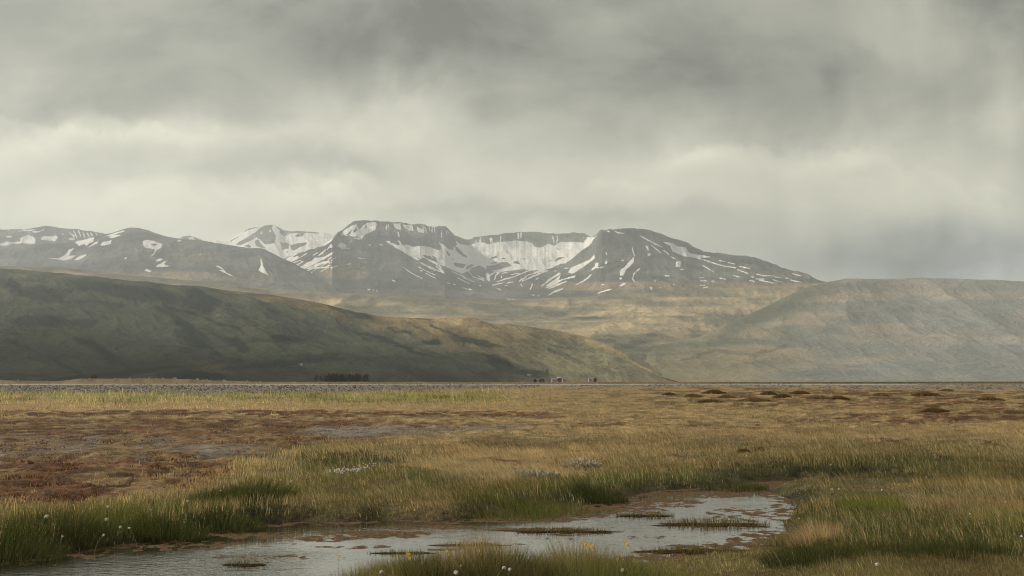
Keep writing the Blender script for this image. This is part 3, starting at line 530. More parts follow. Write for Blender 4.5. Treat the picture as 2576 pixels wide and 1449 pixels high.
R3 += [TC(p) for p in ([(2110, 620), (2180, 620), (2280, 690), (2250, 700)], [(2240, 610), (2300, 650), (2350, 730), (2330, 740)], [(2450, 560), (2530, 620), (2510, 640)], [(1990, 630), (2120, 690), (2260, 760), (2240, 770), (2080, 690)], [(1090, 250), (1130, 200), (1150, 260), (1090, 290)], [(1250, 220), (1290, 160), (1290, 200), (1255, 235)], [(640, 690), (820, 590), (640, 710)])]
L3 = streaks(TC, ((60, 670, 200, 600), (90, 690, 250, 600), (120, 700, 260, 640), (160, 720, 330, 640), (200, 735, 310, 700), (250, 770, 350, 710), (320, 640, 390, 600), (500, 620, 560, 585), (600, 600, 680, 540), (700, 540, 740, 490),
     (1830, 800, 1950, 890), (1950, 890, 2110, 965), (2060, 795, 2210, 875), (2210, 880, 2310, 915), (2160, 890, 2310, 965), (2090, 845, 2110, 860), (1670, 990, 1710, 1010), (2060, 720, 2300, 850), (2100, 730, 2430, 890), (2200, 690, 2400, 800), (2150, 660, 2380, 760), (2320, 780, 2420, 880), (1040, 415, 1060, 415), (1480, 460, 1520, 475), (1320, 470, 1340, 470), (940, 520, 1030, 518), (2370, 440, 2500, 530), (1880, 190, 1900, 280)), 1.1)
L3 += streaks(TD, ((0, 650, 60, 730), (190, 710, 370, 790), (260, 800, 430, 885), (340, 790, 500, 860), (480, 780, 650, 840), (420, 700, 470, 760), (560, 770, 650, 820), (750, 760, 850, 690), (810, 830, 820, 790), (820, 780, 870, 720), (850, 855, 1050, 800), (1050, 800, 1200, 740), (1200, 740, 1330, 690), (780, 910, 930, 875), (1000, 880, 1070, 860), (1230, 850, 1350, 790), (1350, 790, 1500, 730), (1220, 840, 1300, 760), (1300, 760, 1560, 690), (1320, 800, 1600, 690), (1180, 850, 1220, 810),
     (1200, 890, 1220, 930), (1340, 970, 1370, 890), (90, 870, 140, 880), (200, 895, 240, 900), (330, 945, 400, 965), (430, 970, 480, 980), (850, 960, 900, 975), (920, 740, 1000, 710), (1060, 750, 1170, 730), (1400, 720, 1560, 660), (1480, 700, 1700, 620), (1700, 700, 1730, 700), (2470, 420, 2480, 450), (2450, 590, 2470, 560), (1850, 655, 1940, 655), (920, 800, 910, 770), (440, 830, 500, 860), (1780, 1095, 1790, 1105), (1380, 1055, 1400, 1055), (1450, 1135, 1500, 1130)), 1.15)
L3 += streaks(TE, ((570, 125, 810, 250), (490, 255, 515, 340), (500, 360, 490, 420), (575, 475, 510, 530), (510, 530, 490, 590), (490, 590, 515, 620), (700, 230, 800, 310), (830, 285, 880, 325), (900, 350, 950, 370), (1200, 370, 1450, 445), (1250, 445, 1360, 510), (1450, 445, 1600, 470), (1420, 390, 1480, 405), (1520, 410, 1590, 430), (1640, 455, 1750, 475), (1620, 490, 1730, 530), (1570, 550, 1640, 570), (1430, 582, 1490, 590), (1820, 540, 1900, 557), (1900, 557, 2000, 557), (2020, 567, 2080, 573), (1850, 600, 2000, 635), (2000, 600, 2090, 622), (2130, 578, 2160, 582), (2180, 600, 2300, 625), (2210, 675, 2390, 690),
     (2210, 535, 2300, 555), (2080, 732, 2110, 735), (2130, 738, 2150, 738), (1210, 578, 1250, 573), (1220, 608, 1285, 610), (1215, 655, 1270, 657), (1255, 682, 1300, 675), (1340, 613, 1370, 614), (845, 555, 885, 556), (1010, 490, 1040, 492), (120, 745, 260, 700), (740, 600, 730, 620), (780, 680, 790, 682), (930, 650, 940, 650), (1170, 780, 1220, 772), (1760, 568, 1790, 568), (1820, 590, 1900, 590), (1750, 605, 1800, 615), (0, 590, 45, 545), (1890, 722, 1910, 722), (208, 310, 215, 325), (212, 400, 212, 420), (60, 480, 180, 460)), 1.2)
_g = random.Random(3)
for k in range(15):   # snow in the cliff gullies of the headwall and of the central summit
    a = _g.uniform(1188, 1488); b = float(cm3(a))+_g.uniform(2, 10); L3.append(([(a, b), (a+_g.uniform(-2, 2), b+_g.uniform(4, 16))], _g.uniform(.5, 1.8)))
for k in range(16):
    a = _g.uniform(965, 1130); b = float(cm3(a))+_g.uniform(1, 12); L3.append(([(a, b), (a+_g.uniform(-1, 4), b+_g.uniform(5, 16))], _g.uniform(.6, 1.6)))
for k in range(26):
    a = _g.uniform(730, 840); b = 655+(840-a)*.28+_g.uniform(-8, 22); L3.append(([(a, b), (a+_g.uniform(6, 16), b-_g.uniform(4, 9))], _g.uniform(.5, 1.1)))
def snow3(u, v, V): return snow_mask(u, v, A3, R3, L3, 1.2, 4)
def m3(vf, k): # a contour line of the central mountain
    return lambda u: (np.maximum(vf(u), cm3(u)), 9700+(dm3(u)-9700)*k(u))
fr = lambda a: (lambda u: 800+(cm3(u)-800)*a)
ribbon('cirque_mountain', 640, 2400, 1700, [lm3(0), m3(fr(.3), lambda u: .26+.10*np.exp(-((u-1320)/200)**2)), m3(fr(.55), lambda u: .5+.15*np.exp(-((u-1330)/190)**2)), m3(fr(.8), lambda u: .76+.14*np.exp(-((u-1330)/190)**2)), lm3(1), over(cm3, dm3, 40, 1500)], 340, 60, 1000,
       col_rock(330, ((870, 685, 70, 18, .75), (870, 640, 50, 8, .35), (1700, 720, 400, 12, .75), (2000, 690, 120, 10, .4), (1100, 735, 250, 8, .3))), snow3, 1., 91, .1, .1, 9.)
# ------------------------------------------------------------------ blades
def blades(roots, h, w, lean, col, tipcol=None, yaw=None, rg=rng):
    n = len(roots); yaw = rg.uniform(0, math.pi, n) if yaw is None else yaw
    wx, wy = np.cos(yaw)*w*.5, np.sin(yaw)*w*.5
    b = roots; lx, ly = lean[:, 0]*h, lean[:, 1]*h
    V = np.zeros((n, 5, 3))
    hz = h*np.sqrt(np.clip(1-(lean**2).sum(1)*.6, .25, 1))
    V[:, 0] = b; V[:, 0, 0] -= wx; V[:, 0, 1] -= wy; V[:, 1] = b; V[:, 1, 0] += wx; V[:, 1, 1] += wy
    V[:, :2, 2] -= .02
    mx = b[:, 0]+lx*.38; my = b[:, 1]+ly*.38; mz = b[:, 2]+hz*.58
    V[:, 2] = np.stack([mx+wx*.8, my+wy*.8, mz], 1); V[:, 3] = np.stack([mx-wx*.8, my-wy*.8, mz], 1)
    V[:, 4] = np.stack([b[:, 0]+lx, b[:, 1]+ly, b[:, 2]+hz], 1)
    i = np.arange(n)*5; q = np.stack([i, i+1, i+2, i+3], 1); t = np.stack([i+3, i+2, i+4], 1)
    C = np.repeat(col[:, None, :], 5, 1)
    if tipcol is not None: C[:, 4] = tipcol; C[:, 2:4] = .5*(col+tipcol)[:, None]
    return V.reshape(-1, 3), q, t, C.reshape(-1, 3)
BC = {'straw': (.62, .47, .25), 'gold': (.48, .37, .18), 'moss': (.15, .07, .026), 'gravel': (.3, .25, .13), 'lush': (.13, .15, .04), 'olive': (.22, .19, .075),
      'yg': (.44, .38, .18), 'far': (.2, .14, .06), 'mud': (.14, .10, .045), 'dark': (.055, .07, .022), 'pit': (.08, .05, .02)}
BH = {'straw': .135, 'gold': .045, 'moss': .03, 'gravel': .05, 'lush': .16, 'olive': .11, 'yg': .42, 'far': .3, 'mud': .07, 'dark': .15, 'pit': .03}
BD = {'straw': 1., 'gold': .5, 'moss': .35, 'gravel': .04, 'lush': 1., 'olive': 1., 'yg': 1., 'far': .3, 'mud': .12, 'dark': 1., 'pit': .15}
def field(N):
    v = YH+6+rng.uniform(0, 1, N)**1.05*(1449+190-YH-6); u = rng.uniform(-320, 2900, N)
    y = F*H/(v-YH); x = (u-CX)*y/F
    y = y+0; sd = pond_sd(x, y); z = ground_z(x, y, sd); W, uu, vv = zones(x, y, z, sd)
    P = np.stack([W[k] for k in ZN], 1); P = P/P.sum(1, keepdims=True); c = P.cumsum(1)
    sp = (rng.uniform(0, 1, N)[:, None] > c).sum(1).clip(0, len(ZN)-1)
    dens = np.array([BD[k] for k in ZN])[sp]
    keep = (rng.uniform(0, 1, N) < dens) & (sd > .03) & (y > 6.5)
    x, y, z, sp, sd, uu, vv = [a[keep] for a in (x, y, z, sp, sd, uu, vv)]; n = len(x)
    hum = np.isin(sp, [1, 2])
    clump = fbm(x*1.8, y*1.2, 3, 141); clump2 = vn(x*.7, y*.45, 150)
    h = np.array([BH[k] for k in ZN])[sp]*rng.uniform(.55, 1.15, n)*np.clip(1+.95*clump, .3, 2)
    h *= .35+.65*sm(0, .7, sd)
    big = fbm(x*.25, y*.12, 3, 143); h = np.where(sp == 6, h*(1+1.3*big), h)
    h *= np.where((vv > 1203) & (vv < 1262) & (uu > 1840) & (uu < 2300), .35, 1)
    h *= np.where((vv > 1375) & (uu > 1600) & (uu < 2050), .4, np.where((vv > 1390) & (uu > 1700), .65, np.where((vv > 1395) & (uu > 760) & (uu < 1650) & (y > 13.4), .6, 1)))
    px = y/1422.
    w = np.maximum(.0042, .36*px)*rng.uniform(.7, 1.3, n); w = np.where(hum, w*1.5+.006, w); h = np.maximum(h, .7*px*np.where(hum, 1., 1.))
    col = np.array([BC[k] for k in ZN])[sp]
    # some dead straw in the green, some green in the straw
    r = rng.uniform(0, 1, n); dead = (r < .16) & np.isin(sp, [4, 5, 9]); col[dead] = BC['straw']; gr = (r > .88) & (sp == 0); col[gr] = BC['olive']
    col = col*(np.where(np.isin(sp, [0, 1, 2]), rng.uniform(.78, 1.2, n)*(1+.4*clump), rng.uniform(.45, 1.6, n)*(1+.7*clump)))[:, None]*rng.uniform(.93, 1.07, (n, 3))
    g2 = (clump2-.5)[:, None]*np.array([[.25, .05, -.05]]); col = col*(1+g2)*(1+np.where(sp == 6, .9, .35)*fbm(x*.3, y*.14, 3, 144))[:, None]
    col[(sp == 6) & (rng.uniform(-.12, .12, n) < fbm(x*.2, y*.09, 3, 145))] *= np.array([.60, .72, .50])
    lx = rng.normal(0, .22, n)*np.where(sp == 6, 1.8, 1); ly = rng.normal(0, .22, n)
    wind = np.where(uu < 760, .25*sm(1200, 1300, vv), -.75)*np.where(sp == 0, 1., .45); lx += wind
    L = np.stack([lx, ly], 1)
    tc = col.copy(); gl = np.isin(sp, [4, 5]); tc[gl] = .6*col[gl]+.4*np.array((.34, .26, .11))[None]
    return np.stack([x, y, z], 1), h, w, L, col, tc, sp
def add_field(name, label, cat, sel, root, h, w, L, col, tc, m):
    V, q, t, C = blades(root[sel], h[sel], w[sel], L[sel], col[sel], tc[sel])
    o = obj(name, nmesh(name, V, [q, t], {'col': C}, None, True, m)); tag(o, label, cat, kind='stuff')
NB = 800000
rt_, h_, w_, L_, c_, t_, sp_ = field(NB)
add_field('dry_grass', 'tan dry grass bending in the wind across the moor', 'grass', np.isin(sp_, [0, 3, 7, 8]), rt_, h_, w_, L_, c_, t_, M_BLADE)
add_field('green_grass', 'green sedge and grass growing round the pond', 'grass', np.isin(sp_, [4, 5, 9]), rt_, h_, w_, L_, c_, t_, M_BLADE)
add_field('verge_grass', 'yellow-green tall grass along the edge of the grey gravel bar', 'grass', sp_ == 6, rt_, h_, w_, L_, c_, t_, M_BLADE)
add_field('moss', 'rust brown and golden moss on the dry ground', 'moss', np.isin(sp_, [1, 2]), rt_, h_, w_, L_, c_, t_, M_MOSS)
# long bent straw stems standing over the sward
def stems():
    n = 22000; u = np.where(rng.uniform(0, 1, n) < .6, rng.uniform(1960, 2760, n), rng.uniform(900, 2750, n)); v = rng.uniform(1090, 1345, n); ok = (v > 1210) & (u > 1990) | (v < 1200) & (u < 2800)
    u, v = u[ok], v[ok]; y = F*H/(v-YH); x = (u-CX)*y/F; sd = pond_sd(x, y); k = sd > .7; x, y, u, v = x[k], y[k], u[k], v[k]
    W, _, _ = zones(x, y, np.zeros(len(x)), sd[k]); k = rng.uniform(0, 1, len(x)) < W['straw']*.40+.08*(u > 2000)*(v > 1200)*(v < 1345); x, y, u, v = x[k], y[k], u[k], v[k]; n = len(x)
    z = ground_z(x, y); root = np.stack([x, y, z], 1); h = rng.uniform(.26, .48, n); w = np.maximum(.004, .36*y/1422)
    L = np.stack([rng.normal(-.85, .22, n), rng.normal(0, .25, n)], 1); c = np.array((.50, .39, .21))[None]*rng.uniform(.6, 1.3, n)[:, None]
    V, q, t, C = blades(root, h, w, L, c); o = obj('dry_stems', nmesh('dry_stems', V, [q, t], {'col': C}, None, True, M_BLADE)); tag(o, 'long pale straw stems blown over to the left', 'grass', kind='stuff')
stems()
# ------------------------------------------------------------------ loose stones
def ico():
    p = (1+5**.5)/2; v = np.array([(-1, p, 0), (1, p, 0), (-1, -p, 0), (1, -p, 0), (0, -1, p), (0, 1, p), (0, -1, -p), (0, 1, -p), (p, 0, -1), (p, 0, 1), (-p, 0, -1), (-p, 0, 1)], float)
    v /= np.linalg.norm(v[0]); f = np.array([(0, 11, 5), (0, 5, 1), (0, 1, 7), (0, 7, 10), (0, 10, 11), (1, 5, 9), (5, 11, 4), (11, 10, 2), (10, 7, 6), (7, 1, 8), (3, 9, 4), (3, 4, 2), (3, 2, 6), (3, 6, 8), (3, 8, 9), (4, 9, 5), (2, 4, 11), (6, 2, 10), (8, 6, 7), (9, 8, 1)])
    return v, f
def stones(name, label, n, pick, size):
    u, v = pick(n); y = F*H/(v-YH); x = (u-CX)*y/F; sd = pond_sd(x, y); z = ground_z(x, y, sd); W, _, _ = zones(x, y, z, sd)
    k = rng.uniform(0, 1, n) < W['gravel']*1.2-.1; x, y, z = x[k], y[k], z[k]; n = len(x)
    iv, jf = ico(); s = size(y, n); sc = s[:, None]*np.stack([rng.uniform(.8, 1.5, n), rng.uniform(.8, 1.3, n), rng.uniform(.45, .85, n)], 1)
    V = iv[None]*sc[:, None]*rng.uniform(.8, 1.15, (n, 12, 1)); a = rng.uniform(0, 6.28, n); ca, sa = np.cos(a)[:, None], np.sin(a)[:, None]
    X = V[:, :, 0]*ca-V[:, :, 1]*sa; Y = V[:, :, 0]*sa+V[:, :, 1]*ca
    V = np.stack([X+x[:, None], Y+y[:, None], V[:, :, 2]+(z+sc[:, 2]*.3)[:, None]], 2).reshape(-1, 3)
    Fc = (jf[None]+(np.arange(n)*12)[:, None, None]).reshape(-1, 3)
    g = rng.uniform(.02, .22, n); g = np.where(rng.uniform(0, 1, n) < .05, .4, g)
    C = np.repeat((g[:, None]*np.array([[1.0, .92, .80]])*1.35), 12, 0)
    o = obj(name, nmesh(name, V, [Fc], {'col': C}, None, False, M_MOSS)); tag(o, label, 'gravel', kind='stuff')
stones('gravel', 'grey gravel and cobbles of the long bar behind the grass', 26000, lambda n: (rng.uniform(-200, 2750, n), rng.uniform(965, 994, n)), lambda y, n: np.maximum(.05, y/1422*rng.uniform(.25, .8, n)))
stones('pebbles', 'patches of grey pebbles among the brown moss', 17000, lambda n: (rng.uniform(0, 1420, n), rng.uniform(1060, 1165, n)), lambda y, n: np.maximum(.02, y/1422*rng.uniform(.3, .95, n)))
# ------------------------------------------------------------------ single grass tussocks
def tussock(name, u, v, rad, h, n, c, label, cat='tussock', group='grass tussocks around the pond', lean=(0, 0), d=None, flat=False, zz=None, squash=1., tip=None, domed=False):
    X = at(u, v) if d is None else on(u, d); x0, y0 = X[0], X[1]; z0 = float(ground_z(np.array([x0]), np.array([y0]))[0]) if zz is None else zz
    g = np.random.default_rng(int(u*7+v)); a = g.uniform(0, 6.283, n); r = rad*np.sqrt(g.uniform(0, 1, n)); x = r*np.cos(a); y = r*np.sin(a)*squash
    if zz is None: z = ground_z(x+x0, y+y0)-z0
    else: z = np.zeros(n)
    dome = (1-(r/rad)**2); hh = h*(.85 if domed else 1.2)*(.55+.45*dome)*g.uniform(.6, 1.1, n)
    L = np.stack([x/rad*.55+lean[0]+g.normal(0, .12, n), y/rad*.5+lean[1]+g.normal(0, .12, n)], 1)
    col = np.array(c)[None]*g.uniform(.6, 1.4, n)[:, None]*g.uniform(.9, 1.1, (n, 3)); w = np.full(n, max(.004, y0/1422*.4))*g.uniform(.7, 1.3, n)
    tc = .5*col+.5*np.array(tip or c)[None]
    V, q, t, C = blades(np.stack([x, y, z], 1), hh, w, L, col, tc, None, g)
    fs = [q, t]
    if domed:
        zz = 0.; L *= .6
        rr0 = np.hypot(x, y/squash)/rad; V = V.reshape(-1, 5, 3); V[:, :, 2] += (h*.95*(1-rr0**2)-.02)[:, None]; V = V.reshape(-1, 3)
    if zz is not None:      # the low mat of moss and roots the islet stands on
        k = 90; aa = np.linspace(0, 6.283, k, endpoint=False); rr = rad*(.8+(.9 if domed else 1.1)*fbm(np.cos(aa)*2.6+u, np.sin(aa)*2.6, 4, 8)); b = len(V)
        ring = lambda s_, zq: np.stack([np.cos(aa)*rr*s_*1.15, np.sin(aa)*rr*s_*squash*1.15, np.full(k, zq)], 1)
        V = np.vstack([V, ring(1, -.004), ring(.85, .006), ring(.4, .010), [[0, 0, .012]]] if not domed else [V, ring(.95, -.15), ring(.75, h*.55), ring(.4, h*.9), [[0, 0, h]]]); C = np.vstack([C, np.repeat([[.06, .042, .02]] if not domed else [[q_*.7 for q_ in c]], 3*k+1, 0)*g.uniform(.6, 1.5, (3*k+1, 1))])
        j = np.arange(k); jn = (j+1) % k; fs += [np.stack([b+m*k+j, b+m*k+jn, b+m*k+k+jn, b+m*k+k+j], 1) for m in (0, 1)]+[np.stack([b+2*k+j, b+2*k+jn, np.full(k, b+3*k)], 1)]
    o = obj(name, nmesh(name, V, fs, {'col': C}, None, True, M_BLADE)); o.location = (x0, y0, z0); tag(o, label, cat, group); return o
DG = (.04, .056, .018); GG = (.14, .16, .045); OL = (.19, .17, .055); ST = (.50, .37, .19)
for a in ((645, 1262, .55, .46, 900, DG, 'dark green tussock standing tallest on the left bank below the tan grass'),
          (548, 1268, .38, .36, 500, DG, 'dark rushy tussock just left of the tallest one on the left bank'),
          (588, 1302, .42, .34, 600, DG, 'low dark green tussock below the tallest one on the left bank'),
          (425, 1322, .45, .40, 700, DG, 'dark green tussock in the middle of the left bank'),
          (310, 1322, .45, .38, 700, GG, 'mid green tussock behind the three white cottongrass heads'),
          (150, 1340, .60, .44, 900, DG, 'broad dark green tussock on the bank above the leftmost cottongrass'),
          (20, 1370, .60, .46, 900, DG, 'blackish green tussock cut by the left edge of the photo'),
          (1290, 1268, .70, .27, 700, GG, 'bright green clump on the far bank above the middle of the pond'),
          (1390, 1262, .70, .27, 700, GG, 'bright green clump on the far bank right of its equally bright neighbour'),
          (1510, 1236, .45, .40, 700, DG, 'dark upright sedge clump on the far bank below the silver shrub'),
          (1850, 1208, .60, .28, 500, DG, 'dark low clump on the far bank where the pond narrows'),
          (2060, 1345, .34, .40, 500, ST, 'straw coloured tussock on the right bank above the dark sedge'),
          (2050, 1412, .50, .34, 900, DG, 'dark arching sedge clump at the near corner of the right bank'),
          (2230, 1400, .55, .26, 800, DG, 'dark green clump in the middle of the right bank'),
          (2430, 1398, .55, .26, 800, DG, 'dark green clump right of the middle one on the right bank'),
          (2190, 1292, .45, .36, 700, (.20, .23, .05), 'fresh yellow-green clump standing alone on the right bank')):
    u, v, r, h, n, c, lb = a
    tussock('grass_tussock', u, v, r, h*.78, int(n*1.3), c, lb, lean=((.2, 0) if u < 800 else (-.25, 0)), tip=(OL if c is not ST else ST))
for k, (u, d, r, h, c, lb) in enumerate((
      (905, 12.9, .35, .32, OL, 'olive clump at the left end of the grassy spit at the bottom'),
      (1010, 12.6, .45, .34, OL, 'olive clump second from the left on the grassy spit at the bottom'),
      (1085, 12.3, .35, .38, DG, 'dark clump left of the pale reed tuft on the bottom spit'),
      (1205, 12.5, .28, .52, (.42, .31, .17), 'pale tan tuft rising highest above the water on the bottom spit'),
      (1262, 12.2, .34, .46, DG, 'dark green clump right beside the pale tan tuft on the bottom spit'),
      (1345, 12.0, .36, .36, DG, 'dark green clump in the middle of the bottom spit'),
      (1440, 12.6, .30, .45, (.30, .24, .12), 'tan and green tuft under the yellow flowers on the bottom spit'),
      (1500, 12.3, .45, .42, GG, 'green clump carrying the yellow flowers on the bottom spit'),
      (1590, 12.1, .45, .38, GG, 'green clump at the right end of the bottom spit'),
      (1700, 11.9, .5, .24, OL, 'low olive clump right of the bottom spit'))):
    tussock('grass_tussock', u, 0, r*1.1, h*.82, 1700, c, lb, d=d, lean=(0, 0), tip=(.34, .28, .11))
for u, v, r, h, c, lb in ((1684, 995, 1.5, .4, 0, 'brown hummock farthest left of the row in front of the right gravel'), (1744, 999, 1.6, .4, 1, 'brown hummock second from the left in front of the right gravel'), (1797, 991, 2.3, .6, 0, 'tallest dark hummock in the left part of the row near the gravel'),
      (1826, 1001, 1.3, .35, 1, 'small brown hummock just right of the tallest left one'), (1786, 1013, 2., .35, 0, 'flat rusty hummock below the tallest left one'), (1895, 1010, 2., .4, 1, 'rusty hummock halfway between the two groups of hummocks'), (1934, 995, 1.6, .5, 0, 'dark hummock left of a touching pair right of the middle'),
      (1967, 1001, 1.6, .45, 0, 'dark hummock forming the right half of a touching pair'), (2012, 991, 2.3, .55, 0, 'dark broad hummock right of the touching pair'), (2060, 1005, 2., .45, 1, 'brown hummock below and right of the dark broad one'), (2113, 1006, 1.6, .4, 0, 'small dark hummock right of the brown one'),
      (2215, 998, 2., .4, 1, 'olive brown hummock halfway to the right edge'), (2328, 997, 2.6, .5, 0, 'wide dark hummock toward the right edge'), (2380, 985, 2., .4, 1, 'hummock nearest the gravel toward the right edge'), (2493, 1008, 2.2, .4, 0, 'dark hummock closest to the right edge'),
      (2352, 1037, 1.3, .3, 0, 'dark hummock alone on the rusty streak at the right'), (1870, 1141, .35, .14, 0, 'small dark hummock in the tan grass above the pond inlet'), (1913, 1134, .3, .16, 1, 'small hummock right of the other one above the pond inlet')):
    tussock('moss_hummock', u, v, r*.6, h*.6, 700, ((.15, .10, .045), (.22, .155, .07))[c], lb, 'hummock', 'brown hummocks on the right side of the moor', squash=.8, domed=True, tip=(.16, .11, .05))
# sedge islets in the water
for u, v, r, h, n, sq, lb in ((1625, 1298, .42, .09, 260, .5, 'small sedge islet in the upper right part of the pond'), (1420, 1338, .62, .08, 380, .3, 'long thin sedge islet in the middle of the pond'),
      (1800, 1320, .75, .11, 700, .45, 'largest sedge islet near the right shore of the pond'), (1180, 1372, .4, .06, 200, .3, 'flat weed islet behind the pale tan tuft'), (620, 1422, .22, .08, 160, .5, 'tiny sedge islet in the rippled left part of the pond'),
      (1000, 1392, .35, .05, 160, .25, 'narrow weed islet just above the olive clumps of the bottom spit'), (1745, 1388, .6, .09, 420, .4, 'flat brown sedge islet by the near right shore')):
    X = at(u, v, WZ); tussock('sedge_islet', u, v, r, h, n, (.15, .125, .045), lb, 'sedge islet', 'sedge islets in the pond', d=X[1], zz=WZ, squash=sq, tip=(.2, .13, .06))
# ------------------------------------------------------------------ cottongrass and flowers
M_COT = simple('cotton_white', (.80, .78, .70), .9, .08, 60, 0, .3); M_STEM = simple('flower_stem', (.16, .17, .05), .7, .3, 40, 0, .2); M_YEL = simple('yellow_petal', (.75, .52, .04), .6, .2, 80, 0, .3)
def fluff(seed, r):
    g = np.random.default_rng(seed); Vs = []; Fs = []; n = 90
    for k in range(n):   # drooping silky hairs in wedge shapes round the top of the stem
        a = g.uniform(0, 6.28); e = g.uniform(-1.1, 1.2); L = r*g.uniform(.8, 1.35)
        d = np.array([math.cos(a)*math.cos(e), math.sin(a)*math.cos(e), math.sin(e)*.8-.25]); s = np.array([-math.sin(a), math.cos(a), 0])*r*.22
        b = len(Vs); Vs += [-s*.4, s*.4, d*L*.6+s, d*L, d*L*.6-s]; Fs.append((b, b+1, b+2, b+3)); Fs.append((b, b+2, b+3, b+4))
    F4 = np.array([(b, b+1, b+2, b+4) for b in range(0, 5*n, 5)]); F3 = np.array([(b+2, b+3, b+4) for b in range(0, 5*n, 5)])
    iv, jf = ico(); b = 5*n; V = np.vstack([np.array(Vs), iv*r*.55]); return nmesh('seed_head', V, [F4, np.vstack([F3, jf+b])], None, None, False, M_COT)
FL = [fluff(k, .020) for k in range(5)]
def stem_mesh(h, lx, ly, w=.003, mt=None):
    V = []; n = 5
    for k in range(n+1):
        t = k/n; cx = lx*t*t*h; cy = ly*t*t*h; cz = h*t*(1-.12*t)
        for j in range(4): V.append((cx+w*math.cos(j*1.5708), cy+w*math.sin(j*1.5708), cz))
    Fq = [(k*4+j, k*4+(j+1) % 4, k*4+4+(j+1) % 4, k*4+4+j) for k in range(n) for j in range(4)]
    return nmesh('stem', V, [np.array(Fq)], None, None, True, mt or M_STEM), (lx*h, ly*h, h*.88)
STM = [stem_mesh(.32, .35, 0), stem_mesh(.28, .1, .1), stem_mesh(.34, -.3, .05), stem_mesh(.24, .5, 0)]
def cotton(u, v, hs, label, var, s=1., group='white cottongrass heads', d=None):
    """u, v: where the white head shows; the root is set under it on the ground"""
    me, tip = STM[var % 4]; hh = tip[2]*hs; z = .0
    for _ in range(4):
        dd = F*(H-(z+hh))/(v-YH) if d is None else d; x = (u-CX)*dd/F
        z = float(ground_z(np.array([x]), np.array([dd]))[0])
    r = empty('cottongrass', (x-tip[0]*hs, dd-tip[1]*hs, z)); tag(r, label, 'cottongrass', group)
    st = obj('stem', me, r); st.scale = (hs, hs, hs)
    hd = obj('seed_head', FL[var % 5], r); hd.location = tuple(q*hs for q in tip); hd.rotation_euler.z = var*1.3; hd.scale = (s, s, s*random.uniform(.8, 1.1)); return r
for k, (u, v, s, lb) in enumerate(((117, 1362, 1.35, 'largest white cottongrass head near the left edge of the bank'), (157, 1376, .75, 'small white cottongrass head low and right of the largest left one'), (272, 1336, 1.05, 'white cottongrass head highest of the tight group on the left bank'),
      (268, 1359, 1.2, 'fat white cottongrass head in the middle of the tight left group'), (261, 1368, .8, 'smaller cottongrass head touching the fat one from below'), (303, 1354, .95, 'white cottongrass head just right of the fat one in the left group'), (325, 1352, 1.0, 'drooping cottongrass head rightmost of the left group'),
      (380, 1343, .55, 'tiny cottongrass head alone right of the left group'), (472, 1317, .9, 'white cottongrass head on its own above the mud of the left bank'), (184, 1320, .45, 'faint pair-mate cottongrass head above the left group'), (370, 1307, .5, 'small pale cottongrass head above the tiny lone one'),
      (555, 1296, .7, 'small cottongrass head below the low dark tussock'), (706, 1263, .9, 'left one of two bright cottongrass heads right of the dark tussocks'), (733, 1265, .85, 'right one of two bright cottongrass heads right of the dark tussocks'),
      (1147, 1438, 1.0, 'cottongrass head low on the bottom spit under the dark clump'), (1160, 1422, .65, 'small cottongrass head just above the low one on the bottom spit'), (1268, 1427, .95, 'left cottongrass head of the pair in the middle of the bottom spit'), (1283, 1431, 1.0, 'right cottongrass head of the pair in the middle of the bottom spit'),
      (960, 1440, .9, 'cottongrass head at the left end of the bottom spit'), (1566, 1433, .85, 'cottongrass head near the right end of the bottom spit'), (2093, 1230, .8, 'left one of two cottongrass heads beside the yellow-green clump'), (2110, 1229, .85, 'right one of two cottongrass heads beside the yellow-green clump'),
      (2218, 1232, .7, 'cottongrass head right of the yellow-green clump'), (2207, 1418, 1.1, 'lone white cottongrass head in the low grass at the bottom right'), (2570, 1348, .7, 'white cottongrass head at the right edge of the photo'), (2090, 1164, .8, 'white cottongrass head on the far bank right of the pond inlet'), (1578, 1221, .7, 'small white cottongrass head on the far bank above the sedge islets'))):
    cotton(u, v, 1., lb, k, s)
g = random.Random(4)
for k in range(72):
    u = g.triangular(815, 935, 850); v = 1184+g.gauss(0, 4)-(u-815)*.06; cotton(u, v, .9, 'white cottongrass head in the dense drift left of the middle of the moor', k, g.uniform(.65, 1.), 'drift of cottongrass on the moor')
for k in range(12):
    u = g.uniform(905, 985); v = 1172+g.gauss(0, 4)-(u-905)*.02; cotton(u, v, .9, 'scattered white cottongrass head trailing off the right end of the drift', k, g.uniform(.55, .85), 'scattered cottongrass beyond the drift')
for k, (u, v, lb) in enumerate(((2440, 1292, 'faint white cottongrass head in the tan grass of the right bank'), (2530, 1262, 'faint white cottongrass head near the right edge among tan stems'), (2330, 1200, 'faint white cottongrass head behind the right bank'), (2010, 1302, 'small pale head left of the straw coloured tussock'))):
    cotton(u, v, .9, lb, k, .6)
def petal_ring(r, n=5):
    V = [(0, 0, 0)]; Fq = []
    for k in range(n):
        a = k*6.283/n; b = len(V)
        V += [(r*.6*math.cos(a-.45), r*.6*math.sin(a-.45), r*.25), (r*math.cos(a), r*math.sin(a), r*.5), (r*.6*math.cos(a+.45), r*.6*math.sin(a+.45), r*.25)]; Fq.append((0, b, b+1, b+2))
    return nmesh('petals', V, [np.array(Fq)], None, None, False, M_YEL)
PT = petal_ring(.021)
